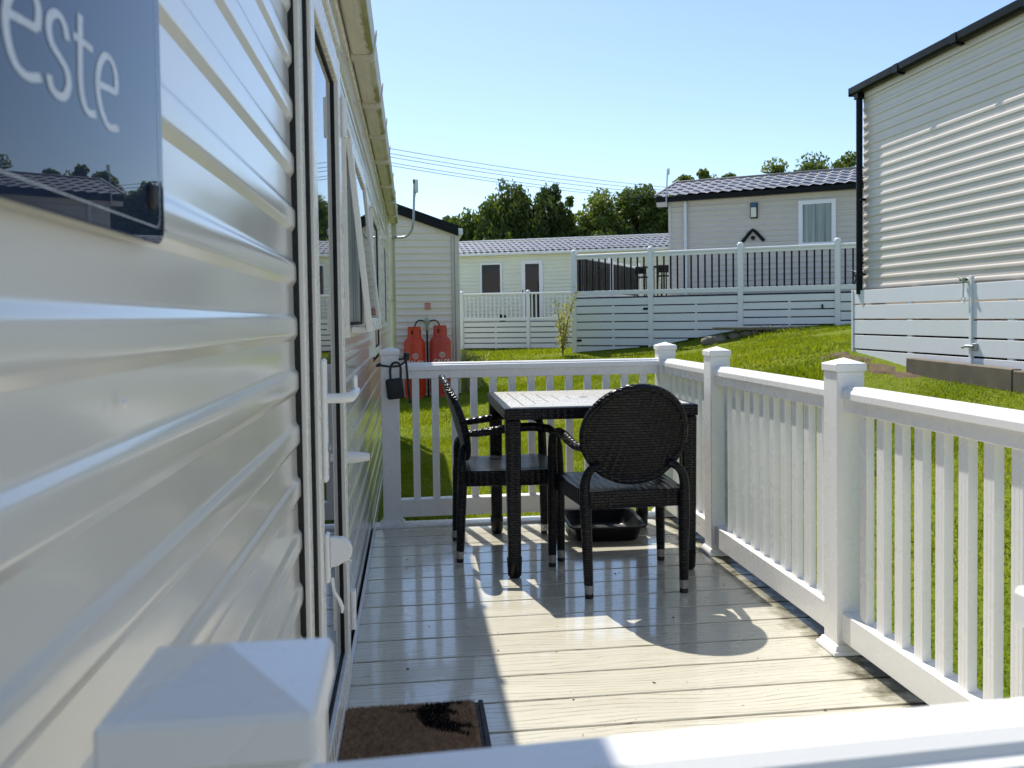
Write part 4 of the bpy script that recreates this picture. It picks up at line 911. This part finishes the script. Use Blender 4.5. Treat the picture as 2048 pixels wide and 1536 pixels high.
def make_chair(label):
    t = thing('woven_chair', label, 'chair', group='black woven chairs at the table')
    # seat slab with curved apron, trapezoid in plan
    n = 14; V = []; F = []
    def outl(z, ins=0):
        return [(-.235+ins, -.25+ins, z), (.235-ins, -.25+ins, z), (.275-ins, .265-ins, z), (-.275+ins, .265-ins, z)]
    b = MB(); b.v += outl(.395)+outl(.478); b.f += [(0, 3, 2, 1), (0, 1, 5, 4), (1, 2, 6, 5), (2, 3, 7, 6), (3, 0, 4, 7)]
    # dished woven top
    m = 10; o = len(b.v)
    for i in range(m+1):
        for j in range(m+1):
            u, v = i/m, j/m; hw = .235+.04*v; b.v.append(((2*u-1)*hw, -.25+.515*v, .4775+.016*(1-(2*u-1)**6)*(1-(2*v-1)**6)-.022*math.sin(math.pi*u)*math.sin(math.pi*v)))
    for i in range(m):
        for j in range(m): q = o+i*(m+1)+j; b.f.append((q, q+m+1, q+m+2, q+1))
    st_ = MB(); st_.v = b.v[:8]; st_.f = b.f[:5]
    link('seat_apron', st_.mesh('seat_apron', 'weave', 60, bevel=.012), t)
    b2 = MB(); b2.v = b.v[8:]; b2.f = [tuple(i-8 for i in f) for f in b.f[5:]]
    link('seat', b2.mesh('seat', 'weave_flat', 60), t)
    # oval reclined back, gently cupped
    def bp2(u, w, off=0):                                    # u lateral, w up along the back
        cup = .035*(u/.245)**2; z = .735+w*math.cos(R_(16)); y = -.275-w*math.sin(R_(16))+cup-off; return (u, y, z)
    bm_ = MB(); rings, sg_ = 9, 40
    for side, off in ((0, .010), (1, -.010)):
        o = len(bm_.v); bm_.v.append(bp2(0, 0, off))
        for r in range(1, rings+1):
            for k in range(sg_): a = 2*math.pi*k/sg_; bm_.v.append(bp2(.236*r/rings*math.cos(a), .226*r/rings*math.sin(a), off))
        for k in range(sg_):
            bm_.f.append((o, o+1+k, o+1+(k+1) % sg_))
            for r in range(rings-1): p = o+1+r*sg_; bm_.f.append((p+k, p+sg_+k, p+sg_+(k+1) % sg_, p+(k+1) % sg_))
    bk = link('backrest', bm_.mesh('backrest', 'weave', 50), t)
    rim = [bp2(.238*math.cos(a), .228*math.sin(a)) for a in np.linspace(0, 2*math.pi, 49)]
    link('back_rim', MB().tube(rim, .019, 10, cap=False).mesh('back_rim', 'weave', 70), bk)
    for s_ in (-1, 1):
        rl = link('leg', MB().tube([(s_*.225, -.264, .058), (s_*.232, -.25, .40), (s_*.236, -.245, .47)], [.021, .027, .025], 12).mesh('leg', 'weave', 50), t)
        fl = link('leg', MB().tube([(s_*.288, .2585, .058), (s_*.283, .255, .42), (s_*.283, .25, .60), (s_*.281, .235, .672), (s_*.276, .20, .695)], [.021, .027, .024, .022, .021], 12).mesh('leg', 'weave', 50), t)
        for o, x, y in ((rl, s_*.224, -.266), (fl, s_*.2885, .2585)):
            link('foot_tip', MB().tube([(x, y, .020), (x, y, .060)], [.0195, .0215], 12).mesh('foot_tip', 'foot', 50), o)
            link('foot_pad', MB().tube([(x, y, 0), (x, y, .0205)], [.019, .020], 12).mesh('foot_pad', 'rubber', 50), o)
        am = [(s_*.276, .205, .694), (s_*.272, .12, .706), (s_*.27, .02, .703), (s_*.266, -.08, .690), (s_*.258, -.17, .678), (s_*.243, -.235, .676)]
        link('armrest', MB().tube(am, [.021, .023, .023, .022, .020, .017], 12).mesh('armrest', 'weave', 60), t)
        ar = bez((s_*.236, -.248, .465), (s_*.240, -.255, .59), (s_*.165, -.235, .592), 9)
        link('back_bracket', MB().tube(ar, [.024, .023, .022, .021, .02, .02, .019, .019, .018, .017], 12).mesh('back_bracket', 'weave', 60), t)
    return t
def dup(root, label):
    r = root.copy(); col.objects.link(r); r['label'] = label
    for ch in list(root.children):
        c = ch.copy(); col.objects.link(c); c.parent = r
        for g_ in ch.children: d_ = g_.copy(); col.objects.link(d_); d_.parent = c
    return r
c2 = make_chair('black woven chair with round back towards the viewer, right front of the table'); c2.location = (.992, 4.068, 0); c2.rotation_euler = (0, 0, R_(2))
c1 = dup(c2, 'black woven armchair seen side on at the left of the table'); c1.location = (.497, 4.69, 0); c1.rotation_euler = (0, 0, R_(-90))
# shallow tray under the table
tr = thing('plastic_tray', 'shallow black plastic tray on the deck under the table', 'tray', (1.092, 4.93, 0), R_(-3))
def tray():
    b = MB(); prof = [(0, .008), (.16, .008), (.172, .016), (.205, .092), (.222, .096), (.224, .088), (.209, .084), (.180, .006), (.165, 0), (0, 0)]
    n = 36; o = 0
    for r, z in prof:
        for k in range(n):
            a = 2*math.pi*k/n; c_, s_ = math.cos(a), math.sin(a); e = .28
            b.v.append((r*math.copysign(abs(c_)**e, c_), r*1.12*math.copysign(abs(s_)**e, s_), z))
    for i in range(len(prof)-1):
        for k in range(n): b.f.append((i*n+k, i*n+(k+1) % n, (i+1)*n+(k+1) % n, (i+1)*n+k))
    return b.mesh('tray_shell', 'black_plastic', 40)
link('tray_shell', tray(), tr)
# bits of leaf and grit on the boards
V = []; F = []; random.seed(21)
for k in range(46):
    x, y = random.uniform(-.15, 1.5), random.uniform(2.1, 5.1); a = random.uniform(0, 6.28); l = random.uniform(.003, .009); w = l*random.uniform(.3, .7); c_, s_ = math.cos(a), math.sin(a); o = len(V); h = random.uniform(.001, .004)
    V += [(x-c_*l, y-s_*l, .0015), (x-s_*w, y+c_*w, .0015+h), (x+c_*l, y+s_*l, .002), (x+s_*w, y-c_*w, .001)]; F += [(o, o+1, o+2, o+3)]
me = bpy.data.meshes.new('leaf_litter'); me.from_pydata(V, [], F); o = link('leaf_litter', finish(me, 'bark', None)); o['kind'] = 'stuff'; tag(o, 'specks of dry leaf and grit scattered on the deck boards', 'litter')
# doormat
DOG = [(-.068, 2.731), (-.005, 2.74), (.023, 2.767), (.097, 2.784), (.147, 2.773), (.144, 2.754), (.105, 2.755), (.095, 2.731), (.129, 2.696), (.126, 2.678), (.093, 2.691), (.096, 2.652), (.13, 2.623), (.164, 2.612), (.166, 2.587), (.132, 2.595), (.123, 2.582), (.156, 2.56), (.15, 2.542), (.105, 2.567), (.063, 2.578), (.02, 2.616), (-.005, 2.676), (-.007, 2.716), (-.063, 2.724)]
mt = thing('doormat', 'brown coir doormat with black animal print and rubber edge before the caravan door', 'doormat', (0, 2.5, 0))
bx('mat_base', mt, 'rubber', -.232, .212, -.28, .287, .0005, .012, .003)
bx('mat_edge', mt, 'rubber', .196, .212, -.28, .287, .0125, .019, .002)
bx('coir_pad', mt, 'coir', -.225, .180, -.27, .280, .0125, .018, .002)
def inpoly(x, y, poly):
    r = np.zeros(len(x), bool); n = len(poly)
    for i in range(n):
        (xa, ya), (xb, yb) = poly[i], poly[(i+1) % n]
        c = ((ya > y) != (yb > y)) & (x < (xb-xa)*(y-ya)/((yb-ya)+1e-12)+xa); r ^= c
    return r
n = 42000; x = rng.uniform(-.224, .181, n); y = rng.uniform(2.30, 2.779, n)
ins = inpoly(x+rng.normal(0, .003, n), y+rng.normal(0, .003, n), DOG) & (rng.random(n) < .93)
for sel, nm, mm in ((~ins, 'coir_pile', 'coir'), (ins, 'printed_pile', 'coir_black')):
    xs, ys = x[sel], y[sel]-2.5; k = len(xs); a = rng.uniform(0, 6.28, k); h = rng.uniform(.006, .013, k); lx, ly = rng.normal(0, .004, k), rng.normal(0, .004, k); w = .0011
    V = np.empty((k, 3, 3)); V[:, 0] = np.c_[xs-np.cos(a)*w, ys-np.sin(a)*w, np.full(k, .0175)]; V[:, 1] = np.c_[xs+np.cos(a)*w, ys+np.sin(a)*w, np.full(k, .0175)]; V[:, 2] = np.c_[xs+lx, ys+ly, .0175+h]
    o = link(nm, arr_mesh(nm, V.reshape(-1, 3), np.arange(3*k).reshape(-1, 3), mm), mt); o['kind'] = 'stuff'
link('printed_shape', MB().quad(*[(p, q-2.5, .0186) for p, q in DOG]).mesh('printed_shape', 'coir_black'), mt)
# key box hanging on the far left post
kb = thing('key_lockbox', 'black key lockbox hanging by its shackle from a cable round the far left railing post', 'lockbox', (-.100, 5.270, .79))
link('box_body', MB().box(-.052, .052, -.028, .012, 0, .125).mesh('box_body', 'lockbox', 70, bevel=.014, segs=3), kb, (0, 0, 0), (0, R_(-6), 0))
link('shackle', MB().tube([(-.032, -.008, .115), (-.034, -.008, .17)]+bez((-.034, -.008, .17), (-.03, -.008, .222), (.002, -.008, .222), 6)[1:]+bez((.002, -.008, .222), (.032, -.008, .222), (.030, -.008, .17), 6)[1:]+[(.028, -.008, .115)], .0075, 10).mesh('shackle', 'lockbox', 60), kb)
link('cable_loop', MB().tube([(-.115, .02, .20), (-.09, -.005, .205), (-.03, -.010, .196), (.02, -.012, .20), (.055, -.005, .222), (.066, .03, .25), (.06, .12, .24), (-.05, .17, .22), (-.115, .10, .205), (-.115, .02, .20)], .0065, 8).mesh('cable_loop', 'lockbox', 60), kb)
link('cable_lock', MB().tube([(.064, .01, .235), (.068, .01, .278)], [.018, .02], 12).mesh('cable_lock', 'lockbox', 40), kb)
link('cable_tail', MB().tube([(.062, .005, .235), (.068, -.002, .16), (.075, -.004, .05), (.085, .0, -.03)], .007, 8).mesh('cable_tail', 'lockbox', 60), kb)

# ---------------------------------------------------------------- trees beyond the caravans
def crown_mesh(name, mat, h, w, z0, n, seed, style, leaf):
    r = np.random.default_rng(seed); nc = 70 if style != 'conifer' else 60
    # clump centres on and inside an uneven egg-shaped envelope
    u = r.normal(size=(nc, 3)); u /= np.linalg.norm(u, axis=1)[:, None]; rad = r.uniform(.45, 1.0, nc)**.6
    cz = (h+z0)/2; hz = (h-z0)/2
    lump = 1+.22*np.sin(u[:, 0]*4+seed)*np.cos(u[:, 1]*3+seed*2)
    c = u*rad[:, None]*lump[:, None]*1.02*np.array([w/2, w/2, hz]); c[:, 2] += cz
    taper = np.clip(1.15-.62*np.clip((c[:, 2]-z0)/(h-z0), 0, 1)**1.6, .3, 1.2); c[:, :2] *= taper[:, None]
    if style == 'conifer': taper = 1-.9*np.clip((c[:, 2]-z0)/(h-z0), 0, 1); c[:, :2] = u[:, :2]*w/2*taper[:, None]
    cs = r.uniform(.55, 1.25, nc)*w*.16
    k = r.integers(0, nc, n); g = r.normal(size=(n, 3)); g /= np.linalg.norm(g, axis=1)[:, None]; g *= (r.random(n)**.45)[:, None]
    sc = cs[k][:, None]*(np.array([1, 1, .75]) if style == 'round' else np.array([.85, .85, 1.5]) if style == 'droop' else np.array([.9, .9, .3]))
    p = c[k]+g*sc
    if style == 'droop': p[:, 2] -= np.abs(r.normal(0, .35, n))*(r.random(n) < .4)
    L = leaf*r.uniform(.6, 1.4, n); a = r.normal(size=(n, 3)); a /= np.linalg.norm(a, axis=1)[:, None]
    if style == 'droop': a[:, 2] -= 1.3; a /= np.linalg.norm(a, axis=1)[:, None]
    b = np.cross(a, r.normal(size=(n, 3))); b /= np.linalg.norm(b, axis=1)[:, None]
    V = np.empty((n, 4, 3)); V[:, 0] = p-a*L[:, None]; V[:, 1] = p-b*L[:, None]*.5; V[:, 2] = p+a*L[:, None]; V[:, 3] = p+b*L[:, None]*.5
    return arr_mesh(name, V.reshape(-1, 3), np.arange(4*n).reshape(-1, 4), mat), c
def tree(x, y, top, w, style, mat, label, seed, n=9000, leaf=.17, name='broadleaf_tree'):
    g = gz1(x, y); h = top-g; t = thing(name, label, 'tree', (x, y, g-.05), 0, 'trees behind the caravans')
    me, c = crown_mesh('crown', mat, h, w, h*.12, n, seed, style, leaf)
    link('crown', me, t)
    b = MB(); r0 = .035*h; b.tube([(0, 0, 0), (.1, 0, h*.3), (.05, .1, h*.6), (0, 0, h*.9)], [r0, r0*.75, r0*.45, r0*.1], 8)
    rr_ = random.Random(seed)
    for k in range(14):
        e = c[rr_.randrange(len(c))]; z = max(h*.18, min(h*.7, e[2]*.7)); b.tube([(0, 0, z), (e[0]*.5, e[1]*.5, (z+e[2])/2+.1), tuple(e)], [r0*.4, r0*.25, r0*.08], 5)
    link('trunk', b.mesh('trunk', 'bark', 60), t); return t
TR = [(3.6, 62.6, 8.3, 5.2, 'round', 'leaf_mid', 'small mid green tree at the left end of the row, beside the black roof edge'),
 (5.6, 61.5, 9.4, 5.2, 'droop', 'leaf_mid', 'drooping olive green tree left of the tallest tree'),
 (7.8, 62.5, 10.9, 5.4, 'droop', 'leaf_dark', 'tallest dark drooping tree in the row above the pale caravan'),
 (10.1, 61.2, 10.2, 5.0, 'droop', 'leaf_dark', 'dark narrow drooping tree just right of the tallest tree'),
 (11.9, 63.5, 10.1, 2.6, 'conifer', 'leaf_mid', 'thin spiky sparse tree between the dark trees and the round green ones'),
 (13.4, 61.0, 10.1, 5.6, 'round', 'leaf_pale', 'rounded pale green tree in the middle of the row'),
 (16.1, 61.0, 10.3, 5.6, 'round', 'leaf_mid', 'full green tree left of the grey caravan roof corner'),
 (18.3, 60.4, 10.2, 4.8, 'round', 'leaf_mid', 'green tree partly behind the straight aerial pole'),
 (20.4, 60.4, 11.9, 4.6, 'round', 'leaf_pale', 'pale tree tip showing over the left of the grey tiled roof'),
 (23.3, 60.2, 11.4, 3.2, 'round', 'leaf_mid', 'small tree tip just clearing the grey tiled roof'),
 (26.4, 59.7, 12.2, 5.2, 'round', 'leaf_pale', 'tree top above the middle of the grey tiled roof'),
 (28.9, 59.4, 12.6, 7.0, 'round', 'leaf_mid', 'broad tree top above the right of the grey tiled roof'),
 (31.4, 59.1, 12.4, 4.4, 'round', 'leaf_mid', 'small tree tip beside the black downpipe above the roof')]
for i, (x, y, top, w, stl, mt_, lb) in enumerate(TR):
    tree(x, y, top, w, stl, mt_, lb, 40+i*7, n=4000 if stl == 'conifer' else 17000, leaf=.15 if stl != 'droop' else .17, name='conifer_tree' if stl == 'conifer' else 'broadleaf_tree')
# undergrowth closing the foot of the tree row
def hedge():
    r = np.random.default_rng(5); n = 42000; t = r.random(n); x = -1+t*26; y = 65.5-t*4+r.normal(0, .8, n); zt_ = 6.3+.9*np.sin(x*.9)+.7*np.sin(x*2.3+1); z = gz(x, y)+r.random(n)**.8*zt_
    p = np.c_[x, y, z]; L = .17*r.uniform(.6, 1.4, n); a = r.normal(size=(n, 3)); a /= np.linalg.norm(a, axis=1)[:, None]; b = np.cross(a, r.normal(size=(n, 3))); b /= np.linalg.norm(b, axis=1)[:, None]
    V = np.empty((n, 4, 3)); V[:, 0] = p-a*L[:, None]; V[:, 1] = p-b*L[:, None]*.5; V[:, 2] = p+a*L[:, None]; V[:, 3] = p+b*L[:, None]*.5
    o = link('undergrowth', arr_mesh('undergrowth', V.reshape(-1, 3), np.arange(4*n).reshape(-1, 4), 'leaf_dark')); o['kind'] = 'stuff'; tag(o, 'dark undergrowth filling the foot of the tree row', 'undergrowth')
hedge()
# shrubs
def sprig_shrub(loc, h, w, n, seed, label, name, leaf=.03, stems=7):
    r = random.Random(seed); t = thing(name, label, 'shrub', loc); b = MB(); V = []; F = []
    for s_ in range(stems):
        a = r.uniform(0, 6.28); hh = h*r.uniform(.5, 1); rd = w*r.uniform(.2, .6)
        pts = bez((0, 0, 0), (math.cos(a)*rd*.3, math.sin(a)*rd*.3, hh*.6), (math.cos(a)*rd, math.sin(a)*rd, hh), 8); b.tube(pts, [.012-.0012*i for i in range(9)], 5)
        for k in range(n//stems):
            q = r.uniform(.15, 1); i = min(7, int(q*8)); p = Vector(pts[i]).lerp(Vector(pts[i+1]), q*8-i)+Vector((r.gauss(0, .05), r.gauss(0, .05), r.gauss(0, .04)))
            d = Vector((r.gauss(0, 1), r.gauss(0, 1), r.gauss(0, 1)+.4)).normalized(); e = d.orthogonal().normalized()*leaf*.45; L = leaf*r.uniform(.7, 1.5); o = len(V)
            V += [tuple(p), tuple(p+d*L*.5+e), tuple(p+d*L), tuple(p+d*L*.5-e)]; F.append((o, o+1, o+2, o+3))
    link('stems', b.mesh('stems', 'twig', 60), t); me = bpy.data.meshes.new('foliage'); me.from_pydata(V, [], F); link('foliage', finish(me, 'shrub', None), t)
sprig_shrub((3.45, 19.55, gz1(3.45, 19.55)), 1.75, .8, 620, 4, 'slender pale leafed shrub against the corner post of the raised deck', 'flowering_shrub', .06)
sprig_shrub((1.16, 15.75, gz1(1.16, 15.75)), .75, .55, 420, 9, 'small pale variegated bush at the corner of the gas bottle caravan', 'variegated_bush', .055, 9)
yu = thing('spiky_plant', 'small spiky long leafed plant beside the pale downpipe of the gas bottle caravan', 'plant', (.97, 15.45, gz1(.97, 15.45)))
V = []; F = []; random.seed(2)
for k in range(26):
    a = random.uniform(0, 6.28); l = random.uniform(.25, .42); o = len(V); c_, s_ = math.cos(a), math.sin(a); tl = random.uniform(.2, .9)
    for q, wd in ((0, .012), (.5, .014), (1, .001)):
        rad = l*q*tl; z = .55+l*q*(1.1-tl*.6)-.12*q*q*tl; V += [(c_*rad-s_*wd, s_*rad+c_*wd, z), (c_*rad+s_*wd, s_*rad-c_*wd, z)]
    F += [(o, o+1, o+3, o+2), (o+2, o+3, o+5, o+4)]
me = bpy.data.meshes.new('foliage'); me.from_pydata(V, [], F); link('foliage', finish(me, 'shrub', None), yu); link('stem', MB().tube([(0, 0, 0), (.01, 0, .58)], [.03, .022], 8).mesh('stem', 'twig', 60), yu)

# ---------------------------------------------------------------- overhead wires
WR = [((-.883, 45.718, 10.207), (17.95, 58.637, 10.23), 'topmost'), ((-.809, 45.70, 9.934), (17.325, 58.705, 10.078), 'second from top'), ((-.812, 45.695, 9.752), (17.217, 58.71, 9.822), 'middle'), ((-.817, 45.687, 9.464), (16.107, 58.835, 9.698), 'second from bottom'), ((-.82, 45.682, 9.308), (15.378, 58.917, 9.614), 'lowest')]
for a, b_, w in WR:
    a, b_ = Vector(a), Vector(b_); pts = []
    for k in range(-10, 31):
        q = k/20; p = a.lerp(b_, q); p.z += -.0+1.5*(q-0)*(q-1)*.45; pts.append(tuple(p))
    tag(link('overhead_wire', MB().tube(pts, .016, 5).mesh('overhead_wire', 'wire', 60)), '%s of the five overhead wires crossing the sky above the trees' % w, 'wire', 'overhead wires')
